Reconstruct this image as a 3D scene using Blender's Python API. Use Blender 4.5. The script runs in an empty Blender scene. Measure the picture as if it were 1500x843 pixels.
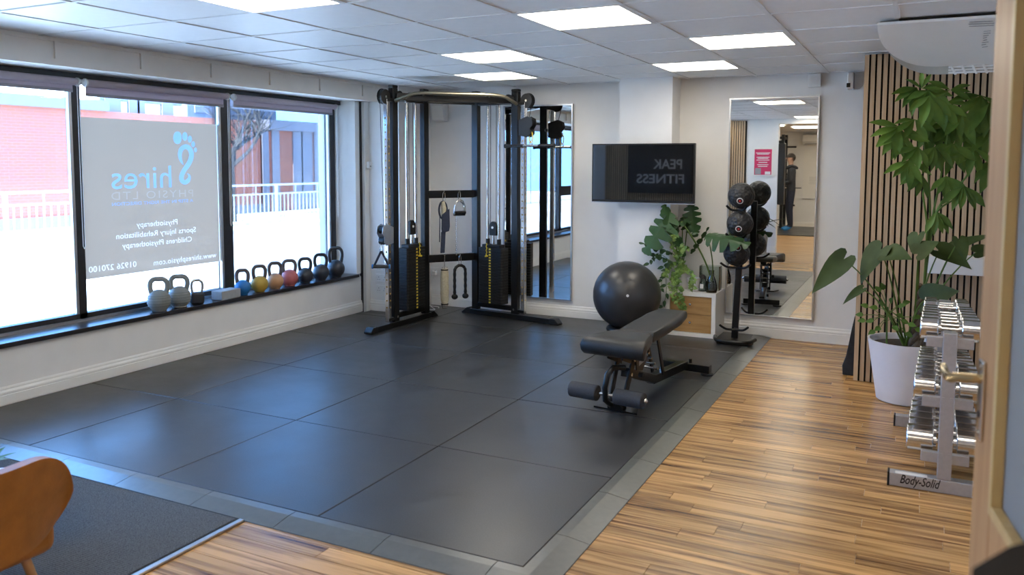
import bpy, bmesh, math, random
from mathutils import Vector, Matrix
random.seed(7)
R = math.radians
scene = bpy.context.scene
COL = scene.collection

# ------------------------------------------------------------------ camera
F_PX, CYP, YAW, PITCH, ROLL, CAMH = 1200.33, 336.02, -0.4625, 0.0805, 0.0026, 1.5451
fw = Vector((math.sin(YAW)*math.cos(PITCH), math.cos(YAW)*math.cos(PITCH), -math.sin(PITCH)))
_rt = Vector((math.cos(YAW), -math.sin(YAW), 0)); _up = _rt.cross(fw)
rt = _rt*math.cos(ROLL) + _up*math.sin(ROLL); up = -_rt*math.sin(ROLL) + _up*math.cos(ROLL)
cam_d = bpy.data.cameras.new('camera'); cam = bpy.data.objects.new('camera', cam_d); COL.objects.link(cam)
cam_d.sensor_width = 36; cam_d.lens = F_PX/1500*36; cam_d.shift_y = (CYP-421.5)/1500
cam_d.clip_start = 0.05; cam_d.clip_end = 200
m3 = Matrix((rt, up, -fw)).transposed()
cam.matrix_world = Matrix.Translation((0, 0, CAMH)) @ m3.to_4x4()
cam_d.dof.use_dof = True; cam_d.dof.focus_distance = 6.6; cam_d.dof.aperture_fstop = 3.2
scene.camera = cam

# ------------------------------------------------------------------ world, sun, exposure
SKY = (0.17, 0.44, 1.0); SKY_STRENGTH = 13.5; LED = 12.0
w = bpy.data.worlds.new('world'); scene.world = w; w.use_nodes = True
bg = w.node_tree.nodes['Background']; bg.inputs[0].default_value = (*SKY, 1); bg.inputs[1].default_value = SKY_STRENGTH
sd = bpy.data.lights.new('sun', 'SUN'); sd.energy = 62.0; sd.angle = R(1.0); sd.color = (.80, .90, 1)
so = bpy.data.objects.new('sun', sd); COL.objects.link(so); so.location = (8, 0, 12)
so.rotation_euler = Vector((-0.05, 0.74, -0.67)).to_track_quat('-Z', 'Y').to_euler()
vs = scene.view_settings
vs.view_transform = 'Standard'; vs.look = 'None'; vs.gamma = 1; vs.exposure = 0.08; vs.use_curve_mapping = False

# ------------------------------------------------------------------ pixel helpers (photo frame 1500x843)
def ray(x, y): return rt*(x-750) + up*(CYP-y) + fw*F_PX
def pz(x, y, z):
    d = ray(x, y); t = (z-CAMH)/d.z; return Vector((d.x*t, d.y*t, z))
def py(x, y, Y):
    d = ray(x, y); t = Y/d.y; return Vector((d.x*t, Y, CAMH+d.z*t))
def pxx(x, y, X):
    d = ray(x, y); t = X/d.x; return Vector((X, d.y*t, CAMH+d.z*t))

# ------------------------------------------------------------------ materials
MATS = {}
def mat(name, col, rough=.5, metal=0., var=.06, scale=30., bump=0., bscale=None, spec=.5, coat=0., detail=3):
    if name in MATS: return MATS[name]
    m = bpy.data.materials.new(name); m.use_nodes = True; nt = m.node_tree; b = nt.nodes['Principled BSDF']
    b.inputs['Roughness'].default_value = rough; b.inputs['Metallic'].default_value = metal
    b.inputs['Specular IOR Level'].default_value = spec; b.inputs['Coat Weight'].default_value = coat
    tc = nt.nodes.new('ShaderNodeTexCoord'); n = nt.nodes.new('ShaderNodeTexNoise')
    n.inputs['Scale'].default_value = scale; n.inputs['Detail'].default_value = detail
    nt.links.new(tc.outputs['Object'], n.inputs['Vector'])
    r = nt.nodes.new('ShaderNodeValToRGB')
    r.color_ramp.elements[0].position = .3; r.color_ramp.elements[1].position = .7
    r.color_ramp.elements[0].color = (*[max(0, c*(1-var)) for c in col], 1)
    r.color_ramp.elements[1].color = (*[min(1, c*(1+var)) for c in col], 1)
    nt.links.new(n.outputs[0], r.inputs[0]); nt.links.new(r.outputs[0], b.inputs['Base Color'])
    if bump:
        n2 = nt.nodes.new('ShaderNodeTexNoise'); n2.inputs['Scale'].default_value = bscale or scale*4
        nt.links.new(tc.outputs['Object'], n2.inputs['Vector'])
        bp = nt.nodes.new('ShaderNodeBump'); bp.inputs['Strength'].default_value = bump; bp.inputs['Distance'].default_value = .01
        nt.links.new(n2.outputs[0], bp.inputs['Height']); nt.links.new(bp.outputs[0], b.inputs['Normal'])
    MATS[name] = m; return m
def emis(name, col, s):
    if name in MATS: return MATS[name]
    m = mat(name, col, .6); b = m.node_tree.nodes['Principled BSDF']
    b.inputs['Emission Color'].default_value = (*col, 1); b.inputs['Emission Strength'].default_value = s
    return m
def N(nt, kind, **kw):
    n = nt.nodes.new('ShaderNode'+kind)
    for k, v in kw.items():
        if k in n.inputs: n.inputs[k].default_value = v
        else: setattr(n, k, v)
    return n
def raw(name):
    m = bpy.data.materials.new(name); m.use_nodes = True; MATS[name] = m
    return m, m.node_tree, m.node_tree.nodes['Principled BSDF']

m_wall = mat('wall_paint', (.78, .765, .735), .7, var=.02, scale=6, bump=.03, bscale=180)
m_white = mat('white_gloss_paint', (.80, .78, .73), .35, var=.02, scale=5)
m_cornice = mat('cornice_paint', (.88, .855, .79), .55, var=.03, scale=5)
m_ceil = mat('ceiling_tile', (.80, .795, .785), .42, var=.02, scale=8, bump=.04, bscale=300)
m_tbar = mat('ceiling_bar', (.76, .755, .74), .4, var=.02)
m_black = mat('black_powder_coat', (.005, .005, .005), .28, var=.2, scale=60, spec=.32)
m_blackpl = mat('black_plastic', (.008, .008, .008), .45, var=.2, scale=40, spec=.35)
m_frame = mat('black_aluminium', (.016, .016, .018), .4, var=.2, scale=20)
m_sill = mat('dark_sill', (.020, .019, .022), .28, var=.25, scale=14)
m_alu = mat('aluminium', (.55, .56, .58), .35, 1, var=.05, scale=25)
m_chrome = mat('chrome', (.62, .61, .60), .17, 1, var=.04, scale=40)
m_steel = mat('silver_powder_coat', (.42, .42, .43), .38, .6, var=.05, scale=50)
m_vinyl = mat('black_vinyl', (.016, .016, .015), .42, var=.15, scale=90, bump=.08, bscale=500, spec=.4)
m_foam = mat('black_foam', (.035, .035, .037), .75, var=.2, scale=120, bump=.15, bscale=500)
m_plate = mat('weight_plate', (.009, .009, .009), .5, var=.2, scale=60, spec=.35)
m_yellow = mat('yellow_print', (.65, .48, .04), .5, var=.1)
m_ball = mat('anthracite_ball', (.035, .034, .034), .33, var=.12, scale=10, bump=.04, bscale=60)
m_soil = mat('soil', (.03, .02, .012), .95, var=.5, scale=90, bump=.6)
m_pot = mat('white_pot', (.72, .70, .70), .45, var=.03, scale=8)
m_wht = mat('white_plastic', (.75, .74, .71), .4, var=.02)
m_grey = mat('grey_plastic', (.30, .30, .30), .5)
m_leath = mat('tan_leather', (.30, .115, .018), .5, var=.18, scale=14, bump=.1, bscale=90)
m_red = mat('red_print', (.55, .03, .03), .5)

def wood_mat(name, c1, c2, axis, stretch=14., scale=3., rough=.35, world=False, randomise=0.):
    m, nt, b = raw(name)
    g = N(nt, 'NewGeometry') if world else N(nt, 'TexCoord')
    src = g.outputs['Position'] if world else g.outputs['Object']
    mp = N(nt, 'Mapping'); s = [stretch]*3; s[axis] = 1.; mp.inputs['Scale'].default_value = s
    nt.links.new(src, mp.inputs['Vector'])
    if randomise:
        oi = N(nt, 'ObjectInfo'); mul = N(nt, 'VectorMath', operation='SCALE'); mul.inputs[0].default_value = (31, 17, 23)
        nt.links.new(oi.outputs['Random'], mul.inputs['Scale'])
        ad = N(nt, 'VectorMath', operation='ADD'); nt.links.new(mp.outputs[0], ad.inputs[0]); nt.links.new(mul.outputs[0], ad.inputs[1]); vec = ad.outputs[0]
    else: vec = mp.outputs[0]
    n = N(nt, 'TexNoise', Scale=scale, Detail=6., Roughness=.6, Distortion=.6); nt.links.new(vec, n.inputs['Vector'])
    r = N(nt, 'ValToRGB'); e = r.color_ramp.elements
    e[0].position = .33; e[0].color = (*c2, 1); e[1].position = .58; e[1].color = (*c1, 1)
    x = e.new(.45); x.color = (*[a*.48+bb*.52 for a, bb in zip(c1, c2)], 1)
    nt.links.new(n.outputs[0], r.inputs[0])
    if randomise:
        h = N(nt, 'HueSaturation'); mr = N(nt, 'MapRange'); mr.inputs['To Min'].default_value = 1-randomise; mr.inputs['To Max'].default_value = 1+randomise*.7
        nt.links.new(oi.outputs['Random'], mr.inputs['Value']); nt.links.new(mr.outputs[0], h.inputs['Value'])
        nt.links.new(r.outputs[0], h.inputs['Color']); nt.links.new(h.outputs[0], b.inputs['Base Color'])
    else: nt.links.new(r.outputs[0], b.inputs['Base Color'])
    b.inputs['Roughness'].default_value = rough; b.inputs['Specular IOR Level'].default_value = .38
    return m
m_plank = wood_mat('zebrano_laminate', (.57, .32, .12), (.10, .034, .009), 0, 30., 1.2, .27, True, .24)
m_floor = wood_mat('floor_slab_laminate', (.50, .32, .15), (.20, .09, .035), 0, 20., 1.6, .3, True)
m_oak = wood_mat('oak_slat', (.50, .35, .21), (.40, .265, .15), 2, 20., 4., .55, False, .12)
m_door = wood_mat('beech_door', (.46, .265, .12), (.39, .21, .09), 2, 14., 2.5, .4)
m_drawer = wood_mat('birch_ply', (.44, .26, .10), (.35, .19, .065), 0, 8., 3., .5)

def mat_rubber():
    m, nt, b = raw('black_rubber')
    g = N(nt, 'NewGeometry')
    a = N(nt, 'TexNoise', Scale=160., Detail=2.); c = N(nt, 'TexNoise', Scale=3.2, Detail=5., Roughness=.65)
    nt.links.new(g.outputs['Position'], a.inputs['Vector']); nt.links.new(g.outputs['Position'], c.inputs['Vector'])
    mx = N(nt, 'Math', operation='ADD'); nt.links.new(a.outputs[0], mx.inputs[0]); nt.links.new(c.outputs[0], mx.inputs[1])
    r = N(nt, 'ValToRGB'); r.color_ramp.elements[0].position = .7; r.color_ramp.elements[1].position = 1.3
    r.color_ramp.elements[0].color = (.015, .015, .015, 1); r.color_ramp.elements[1].color = (.036, .036, .035, 1)
    hf = N(nt, 'Math', operation='MULTIPLY'); hf.inputs[1].default_value = .5
    nt.links.new(mx.outputs[0], hf.inputs[0]); r.color_ramp.elements[0].position = .38; r.color_ramp.elements[1].position = .62
    nt.links.new(hf.outputs[0], r.inputs[0]); nt.links.new(r.outputs[0], b.inputs['Base Color'])
    rr = N(nt, 'MapRange'); rr.inputs['From Min'].default_value = .3; rr.inputs['From Max'].default_value = .7
    rr.inputs['To Min'].default_value = .30; rr.inputs['To Max'].default_value = .40
    nt.links.new(c.outputs[0], rr.inputs['Value']); nt.links.new(rr.outputs[0], b.inputs['Roughness'])
    b.inputs['Specular IOR Level'].default_value = .62
    bp = N(nt, 'Bump', Strength=.035, Distance=.004); nt.links.new(a.outputs[0], bp.inputs['Height']); nt.links.new(bp.outputs[0], b.inputs['Normal'])
    return m
m_rubber = mat_rubber()
m_edge = mat('rubber_edging', (.080, .080, .066), .30, var=.12, scale=30, bump=.05, bscale=400, spec=.9)

def mat_carpet():
    m, nt, b = raw('ribbed_carpet')
    g = N(nt, 'NewGeometry'); wv = N(nt, 'TexWave', Scale=34., Distortion=.5, bands_direction='Y'); wv.inputs['Detail'].default_value = 1.
    n = N(nt, 'TexNoise', Scale=260., Detail=3.)
    nt.links.new(g.outputs['Position'], wv.inputs['Vector']); nt.links.new(g.outputs['Position'], n.inputs['Vector'])
    mu = N(nt, 'Math', operation='MULTIPLY'); nt.links.new(wv.outputs['Fac'], mu.inputs[0]); nt.links.new(n.outputs[0], mu.inputs[1])
    r = N(nt, 'ValToRGB'); r.color_ramp.elements[0].color = (.008, .008, .009, 1); r.color_ramp.elements[1].color = (.16, .16, .155, 1)
    r.color_ramp.elements[1].position = .6
    nt.links.new(mu.outputs[0], r.inputs[0]); nt.links.new(r.outputs[0], b.inputs['Base Color']); b.inputs['Roughness'].default_value = .95
    bp = N(nt, 'Bump', Strength=.5, Distance=.006); nt.links.new(wv.outputs['Fac'], bp.inputs['Height']); nt.links.new(bp.outputs[0], b.inputs['Normal'])
    return m
m_carpet = mat_carpet()

def mat_glass(name, tint=(1, 1, 1), refl=1.0):
    m, nt, b = raw(name); nt.nodes.remove(b)
    out = [n for n in nt.nodes if n.type == 'OUTPUT_MATERIAL'][0]
    t = N(nt, 'BsdfTransparent'); t.inputs[0].default_value = (*tint, 1); g = N(nt, 'BsdfGlossy'); g.inputs['Roughness'].default_value = .01
    fr = N(nt, 'Fresnel', IOR=1.45); mu = N(nt, 'Math', operation='MULTIPLY'); mu.inputs[1].default_value = refl
    nt.links.new(fr.outputs[0], mu.inputs[0]); mx = N(nt, 'MixShader')
    nt.links.new(mu.outputs[0], mx.inputs[0]); nt.links.new(t.outputs[0], mx.inputs[1]); nt.links.new(g.outputs[0], mx.inputs[2])
    nt.links.new(mx.outputs[0], out.inputs[0]); return m
m_glass = mat_glass('window_glass', (.93, .96, .97), .8)
m_clear = mat_glass('clear_vase_glass', (.86, .90, .88), 1.0)
def mat_film(name, col, trans):
    m, nt, b = raw(name); nt.nodes.remove(b)
    out = [n for n in nt.nodes if n.type == 'OUTPUT_MATERIAL'][0]
    no = N(nt, 'TexNoise', Scale=2.5); tc = N(nt, 'TexCoord'); nt.links.new(tc.outputs['Object'], no.inputs['Vector'])
    r = N(nt, 'ValToRGB'); r.color_ramp.elements[0].color = (*[c*.96 for c in col], 1); r.color_ramp.elements[1].color = (*col, 1)
    nt.links.new(no.outputs[0], r.inputs[0])
    d = N(nt, 'BsdfDiffuse'); t = N(nt, 'BsdfTranslucent'); mx = N(nt, 'MixShader'); mx.inputs[0].default_value = trans
    nt.links.new(r.outputs[0], d.inputs[0]); nt.links.new(r.outputs[0], t.inputs[0])
    nt.links.new(d.outputs[0], mx.inputs[1]); nt.links.new(t.outputs[0], mx.inputs[2]); nt.links.new(mx.outputs[0], out.inputs[0]); return m
m_film = mat_film('grey_window_film', (.60, .465, .345), .175)
m_filmblue = mat_film('blue_window_film', (.34, .50, .76), .27)
m_filmwhite = mat_film('white_window_film', (.90, .84, .80), .34)
m_filmpale = mat_film('pale_window_film', (.64, .53, .42), .22)
m_blind = mat_film('blind_fabric', (.58, .50, .54), .22)
m_frost = mat_film('frosted_glass', (.42, .43, .41), .5)
m_mirror = mat('mirror_silver', (.86, .88, .86), .005, 1, var=.002)
m_screen = mat('tv_screen', (.006, .006, .006), .02, var=.05); m_screen.node_tree.nodes['Principled BSDF'].inputs['IOR'].default_value = 1.95
m_sign = mat('black_sign', (.012, .012, .012), .5)

def mat_leaf(name, c1, c2, rough=.4, sc=6.):
    m, nt, b = raw(name); tc = N(nt, 'TexCoord'); oi = N(nt, 'ObjectInfo'); n = N(nt, 'TexNoise', Scale=sc, Detail=3.)
    nt.links.new(tc.outputs['Object'], n.inputs['Vector']); r = N(nt, 'ValToRGB')
    r.color_ramp.elements[0].position = .35; r.color_ramp.elements[1].position = .65
    r.color_ramp.elements[0].color = (*c1, 1); r.color_ramp.elements[1].color = (*c2, 1); nt.links.new(n.outputs[0], r.inputs[0])
    hs = N(nt, 'HueSaturation'); mr = N(nt, 'MapRange'); mr.inputs['To Min'].default_value = .75; mr.inputs['To Max'].default_value = 1.25
    nt.links.new(oi.outputs['Random'], mr.inputs['Value']); nt.links.new(mr.outputs[0], hs.inputs['Value']); nt.links.new(r.outputs[0], hs.inputs['Color'])
    nt.links.new(hs.outputs[0], b.inputs['Base Color']); b.inputs['Roughness'].default_value = rough
    b.inputs['Specular IOR Level'].default_value = .22
    return m
m_pach = mat_leaf('money_tree_leaf', (.050, .105, .016), (.105, .185, .030), .5)
m_phil = mat_leaf('large_dark_leaf', (.028, .046, .010), (.055, .082, .022), .6)
m_mons = mat_leaf('monstera_leaf', (.018, .048, .016), (.036, .078, .028), .35)
m_ivy = mat_leaf('ivy_leaf', (.065, .145, .024), (.22, .32, .09), .45, 20.)
m_stem = mat_leaf('green_stem', (.07, .13, .025), (.11, .18, .04), .5)
m_trunk = mat('brown_trunk', (.11, .075, .045), .85, var=.35, scale=40, bump=.4)

# ------------------------------------------------------------------ mesh builder
class M:
    def __init__(s): s.v = []; s.f = []
    def add(s, vs, fs):
        o = len(s.v); s.v += [Vector(v) for v in vs]; s.f += [tuple(i+o for i in f) for f in fs]; return s
    def box(s, c, d, rz=0, rx=0, ry=0):
        c = Vector(c); rot = Matrix.Rotation(rz, 3, 'Z') @ Matrix.Rotation(ry, 3, 'Y') @ Matrix.Rotation(rx, 3, 'X')
        vs = [c + rot @ Vector((sx*d[0]/2, sy*d[1]/2, sz*d[2]/2)) for sx in (-1, 1) for sy in (-1, 1) for sz in (-1, 1)]
        return s.add(vs, [(0, 1, 3, 2), (4, 6, 7, 5), (0, 4, 5, 1), (2, 3, 7, 6), (0, 2, 6, 4), (1, 5, 7, 3)])
    def bb(s, a, b): return s.box([(a[i]+b[i])/2 for i in range(3)], [abs(b[i]-a[i]) for i in range(3)])
    def beam(s, p0, p1, wd, ht, side=None):
        p0, p1 = Vector(p0), Vector(p1); d = (p1-p0).normalized(); u = Vector((0, 0, 1))
        if side is not None: u = Vector(side)
        elif abs(d.z) > .95: u = Vector((0, 1, 0))
        x = d.cross(u).normalized(); y = x.cross(d).normalized()
        vs = [p+x*a*wd/2+y*b*ht/2 for p in (p0, p1) for a, b in ((-1, -1), (1, -1), (1, 1), (-1, 1))]
        return s.add(vs, [(3, 2, 1, 0), (4, 5, 6, 7), (0, 1, 5, 4), (1, 2, 6, 5), (2, 3, 7, 6), (3, 0, 4, 7)])
    def cyl(s, p0, p1, r, r2=None, n=16, caps=True):
        p0, p1 = Vector(p0), Vector(p1); r2 = r if r2 is None else r2; d = (p1-p0).normalized()
        a = Vector((0, 0, 1)) if abs(d.z) < .9 else Vector((1, 0, 0)); x = d.cross(a).normalized(); y = d.cross(x)
        vs = []
        for p, q in ((p0, r), (p1, r2)): vs += [p + x*math.cos(t)*q + y*math.sin(t)*q for t in [2*math.pi*i/n for i in range(n)]]
        fs = [(i, (i+1) % n, n+(i+1) % n, n+i) for i in range(n)]
        if caps: fs += [tuple(range(n))[::-1], tuple(range(n, 2*n))]
        return s.add(vs, fs)
    def tube(s, pts, r, n=8, closed=False, caps=True):
        pts = [Vector(p) for p in pts]; k = len(pts); rs = r if isinstance(r, (list, tuple)) else [r]*k
        vs = []; prev = None
        for i, p in enumerate(pts):
            a = pts[(i-1) % k] if (closed or i > 0) else p; b = pts[(i+1) % k] if (closed or i < k-1) else p
            d = (b-a).normalized()
            if prev is None:
                h = Vector((0, 0, 1)) if abs(d.z) < .9 else Vector((1, 0, 0)); x = d.cross(h).normalized()
            else: x = (prev - d*prev.dot(d)); x = x.normalized() if x.length > 1e-6 else d.orthogonal().normalized()
            prev = x; y = d.cross(x)
            vs += [p + x*math.cos(2*math.pi*j/n)*rs[i] + y*math.sin(2*math.pi*j/n)*rs[i] for j in range(n)]
        fs = []
        for i in range(k if closed else k-1):
            a, b = i*n, ((i+1) % k)*n
            fs += [(a+j, a+(j+1) % n, b+(j+1) % n, b+j) for j in range(n)]
        if not closed and caps: fs += [tuple(range(n))[::-1], tuple(range((k-1)*n, k*n))]
        return s.add(vs, fs)
    def lathe(s, prof, n=24, o=(0, 0, 0)):
        o = Vector(o); vs = []; k = len(prof)
        for r, z in prof: vs += [o + Vector((max(r, 1e-4)*math.cos(2*math.pi*j/n), max(r, 1e-4)*math.sin(2*math.pi*j/n), z)) for j in range(n)]
        fs = [(i*n+j, i*n+(j+1) % n, (i+1)*n+(j+1) % n, (i+1)*n+j) for i in range(k-1) for j in range(n)]
        fs += [tuple(range(n))[::-1], tuple(range((k-1)*n, k*n))]
        return s.add(vs, fs)
    def sphere(s, c, r, nu=24, nv=14, sc=(1, 1, 1)):
        c = Vector(c); vs = [c+Vector((0, 0, -r*sc[2]))]
        for i in range(1, nv):
            t = -math.pi/2+math.pi*i/nv
            vs += [c+Vector((r*sc[0]*math.cos(t)*math.cos(2*math.pi*j/nu), r*sc[1]*math.cos(t)*math.sin(2*math.pi*j/nu), r*sc[2]*math.sin(t))) for j in range(nu)]
        vs.append(c+Vector((0, 0, r*sc[2]))); fs = [(0, 1+(j+1) % nu, 1+j) for j in range(nu)]
        for i in range(nv-2): fs += [(1+i*nu+j, 1+i*nu+(j+1) % nu, 1+(i+1)*nu+(j+1) % nu, 1+(i+1)*nu+j) for j in range(nu)]
        l = len(vs)-1; b = 1+(nv-2)*nu; fs += [(b+j, b+(j+1) % nu, l) for j in range(nu)]
        return s.add(vs, fs)
    def prism(s, poly, vec):
        vec = Vector(vec); n = len(poly); vs = [Vector(p) for p in poly]+[Vector(p)+vec for p in poly]
        return s.add(vs, [tuple(range(n))[::-1], tuple(range(n, 2*n))]+[(i, (i+1) % n, n+(i+1) % n, n+i) for i in range(n)])
    def build(s, name, m, parent=None, smooth=False, bevel=0., seg=2, world=True, thick=0., sub=0):
        off = Vector((0, 0, 0))
        if parent is not None and world:
            p = parent
            while p is not None: off += p.location; p = p.parent
        me = bpy.data.meshes.new(name); me.from_pydata([v-off for v in s.v], [], s.f); me.update()
        bm = bmesh.new(); bm.from_mesh(me); bmesh.ops.recalc_face_normals(bm, faces=bm.faces); bm.to_mesh(me); bm.free()
        if smooth:
            me.polygons.foreach_set('use_smooth', [True]*len(me.polygons)); me.set_sharp_from_angle(angle=R(38))
        o = bpy.data.objects.new(name, me); COL.objects.link(o); me.materials.append(m)
        if parent is not None: o.parent = parent
        if thick:
            md = o.modifiers.new('solid', 'SOLIDIFY'); md.thickness = thick
        if bevel:
            md = o.modifiers.new('bevel', 'BEVEL'); md.width = bevel; md.segments = seg; md.limit_method = 'ANGLE'; md.angle_limit = R(40)
        if sub:
            md = o.modifiers.new('sub', 'SUBSURF'); md.levels = sub; md.render_levels = sub
        return o

def tag(o, label=None, cat=None, group=None, kind=None):
    if label: o['label'] = label
    if cat: o['category'] = cat
    if group: o['group'] = group
    if kind: o['kind'] = kind
    return o
def thing(name, label, cat, loc=(0, 0, 0), rz=0, group=None):
    o = bpy.data.objects.new(name, None); COL.objects.link(o); o.empty_display_size = .1
    o.location = loc; o.rotation_euler = (0, 0, rz); return tag(o, label, cat, group)
def struct(o, label=None): return tag(o, label, None, None, 'structure')
def group_empty(name, label=None):
    o = bpy.data.objects.new(name, None); COL.objects.link(o); return tag(o, label, None, None, 'structure')
def dup(root, loc, rz=None, label=None, group=None):
    r = root.copy(); COL.objects.link(r); r.location = loc
    if rz is not None: r.rotation_euler = (0, 0, rz)
    if label: r['label'] = label
    if group: r['group'] = group
    for ch in list(root.children):
        c = ch.copy(); COL.objects.link(c); c.parent = r
        for g in ch.children:
            d = g.copy(); COL.objects.link(d); d.parent = c
    return r
def inst(o, loc, scale=None, parent=None):
    c = o.copy(); COL.objects.link(c); c.location = loc
    if scale: c.scale = scale
    if parent is not None: c.parent = parent
    return c
def text_mesh(txt, size, depth=0.0, offset=0., extrude=0., shear=0., align='CENTER', spacing=1.):
    cu = bpy.data.curves.new('txt', 'FONT'); cu.body = txt; cu.size = size; cu.offset = offset; cu.extrude = extrude
    cu.shear = shear; cu.align_x = align; cu.space_character = spacing; cu.resolution_u = 3
    o = bpy.data.objects.new('txt', cu); COL.objects.link(o)
    bpy.context.view_layer.update()
    me = bpy.data.meshes.new_from_object(o.evaluated_get(bpy.context.evaluated_depsgraph_get()))
    bpy.data.objects.remove(o); bpy.data.curves.remove(cu); return me
def text_obj(name, txt, size, m, origin, xdir, ydir, parent=None, width=None, **kw):
    """flat lettering laid on a surface: text x runs along xdir, y along ydir"""
    me = text_mesh(txt, size, **kw); xs = [v.co.x for v in me.vertices]
    k = 1. if not width else width/(max(xs)-min(xs))
    xd, yd, o = Vector(xdir), Vector(ydir), Vector(origin); zd = xd.cross(yd)
    off = Vector((0, 0, 0)); p = parent
    while p is not None: off += p.location; p = p.parent
    for v in me.vertices: c = v.co.copy(); v.co = o + xd*c.x*k + yd*c.y + zd*c.z - off
    me.materials.clear(); me.materials.append(m); me.name = name
    ob = bpy.data.objects.new(name, me); COL.objects.link(ob)
    if parent is not None: ob.parent = parent
    return ob
def arc(c, r, a0, a1, n, ax=(1, 0, 0), ay=(0, 0, 1)):
    c, ax, ay = Vector(c), Vector(ax), Vector(ay)
    return [c+ax*r*math.cos(a0+(a1-a0)*i/n)+ay*r*math.sin(a0+(a1-a0)*i/n) for i in range(n+1)]
def bez(p0, p1, p2, n=10):
    p0, p1, p2 = Vector(p0), Vector(p1), Vector(p2)
    return [p0*(1-t)**2+p1*2*t*(1-t)+p2*t*t for t in [i/n for i in range(n+1)]]

# ================================================================== ROOM SHELL
XL, YB, ZF, ZC, XR = -5.18, 7.566, -.02, 2.322, 1.25
XW = -5.42; YR = .2; YE = 6.87; YFAR = -6.5
floor = struct(M().bb((-5.7, YFAR-.1, -.14), (XR+.1, YB+.15, -.0235)).build('floor', m_floor), 'wood laminate floor')
# planks: each one a piece of the floor, where they show
unit = M().bb((0, 0, -.0035), (1, 1, 0)); pk = None; PW = .0915
def plank_row(y, x0, x1):
    global pk
    x = x0; L = random.uniform(.15, .95)
    while x < x1-.02:
        e = min(x+L, x1)
        if x1-e < .14: e = x1
        loc = (x, y, ZF); sc = (e-x-.0022, PW-.0022, 1)
        if pk is None:
            pk = unit.build('plank', m_plank, floor); pk.location = loc; pk.scale = sc
        else: inst(pk, loc, sc, floor)
        x = e; L = random.choice((.45, .6, .75, .9, 1.05))*random.uniform(.9, 1.1)
y = 1.55
while y < YB-.03:
    plank_row(y, -1.17 if y > 2.58 else -2.585, XR-.005 if y < 6.1 else (.9 if y < 6.3 else -.1)); y += PW

# walls
wl = struct(M().bb((-5.62, YR, ZF-.1), (XL, YE, .368)).build('wall_left', m_wall), 'low wall under the shop window')
struct(M().bb((-5.62, YR, 2.17), (-5.385, YE+.1, 2.6)).build('trim_1', m_white), 'white head above the shop window')
M().bb((-5.62, 6.76, .368), (-5.455, YE, 2.17)).build('reveal', m_white, wl)
M().prism([(-5.455, 6.745, .40), (-5.18, 6.80, .40), (-5.18, YE, .40), (-5.455, YE, .40)], (0, 0, 1.77)).build('reveal_cheek', m_white, wl)
M().bb((-5.19, YE, ZF), (-5.172, 6.90, 2.17)).build('shadow_gap', m_frame, wl)
M().bb((-5.62, 6.90, ZF-.1), (-5.135, 7.6, 2.4)).build('pier', m_white, wl)
wb = struct(M().bb((-5.7, YB, ZF-.1), (XR+.1, YB+.15, 2.5)).build('wall_back', m_wall), 'pale back wall')
M().bb((-5.135, 6.97, ZF-.1), (-4.76, YB, 2.4)).build('corner_boxing', m_wall, wb)
M().bb((-2.525, 7.296, ZF-.1), (-2.03, YB, 2.4)).build('pilaster', m_wall, wb)
struct(M().bb((XR, 1.1, ZF-.1), (XR+.12, YB, 2.5)).build('wall_right', m_wall), 'side wall beyond the door')
wr = struct(M().bb((-5.7, .05, ZF-.1), (-2.25, YR, 2.5)).build('wall_rear', m_wall), 'rear wall with poster')
M().bb((-2.25, .05, 2.235), (XR+.1, YR, 2.5)).build('lintel', m_wall, wr)
wf = struct(M().bb((-5.7, YFAR-.12, ZF-.1), (XR+.1, YFAR, 2.7)).build('wall_far', m_wall), 'far wall of the second room')
struct(M().bb((-5.72, YFAR, ZF-.1), (-5.6, YR, 2.7)).build('wall_far_left', m_wall)); struct(M().bb((XR, YFAR, ZF-.1), (XR+.12, 1.0, 2.7)).build('wall_far_right', m_wall))

# skirting boards
def skirt(name, p0, p1, nrm, parent=None, h=.115, z0=0.):
    p0, p1, nrm = Vector((*p0, z0)), Vector((*p1, z0)), Vector((*nrm, 0))
    prof = [(0, 0), (.018, 0), (.018, .062), (.015, .066), (.017, .070), (.017, .082), (.010, .096), (.010, .104), (.006, h), (0, h)]
    m = M().prism([p0+nrm*a+Vector((0, 0, b)) for a, b in prof], p1-p0)
    return m.build(name, m_white, parent)
bl = struct(skirt('baseboard_left', (XL, .21), (XL, YE), (1, 0), z0=ZF+.02))
bk = struct(skirt('baseboard_back', (-4.74, YB), (-2.53, YB), (0, -1)))
skirt('skirting', (-2.025, YB), (XR-.01, YB), (0, -1), bk); M().bb((-1.155, YB-.018, ZF), (XR-.01, YB-.0005, 0)).build('skirting_foot', m_white, bk)
skirt('skirting', (-2.525, 7.296), (-2.03, 7.296), (0, -1), bk); skirt('skirting', (-5.13, 6.97), (-4.76, 6.97), (0, -1), bk)
struct(skirt('baseboard_rear', (-5.17, YR), (-2.25, YR), (0, 1), z0=ZF)); struct(skirt('baseboard_far', (-5.5, YFAR), (XR-.1, YFAR), (0, 1), z0=ZF))

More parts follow.
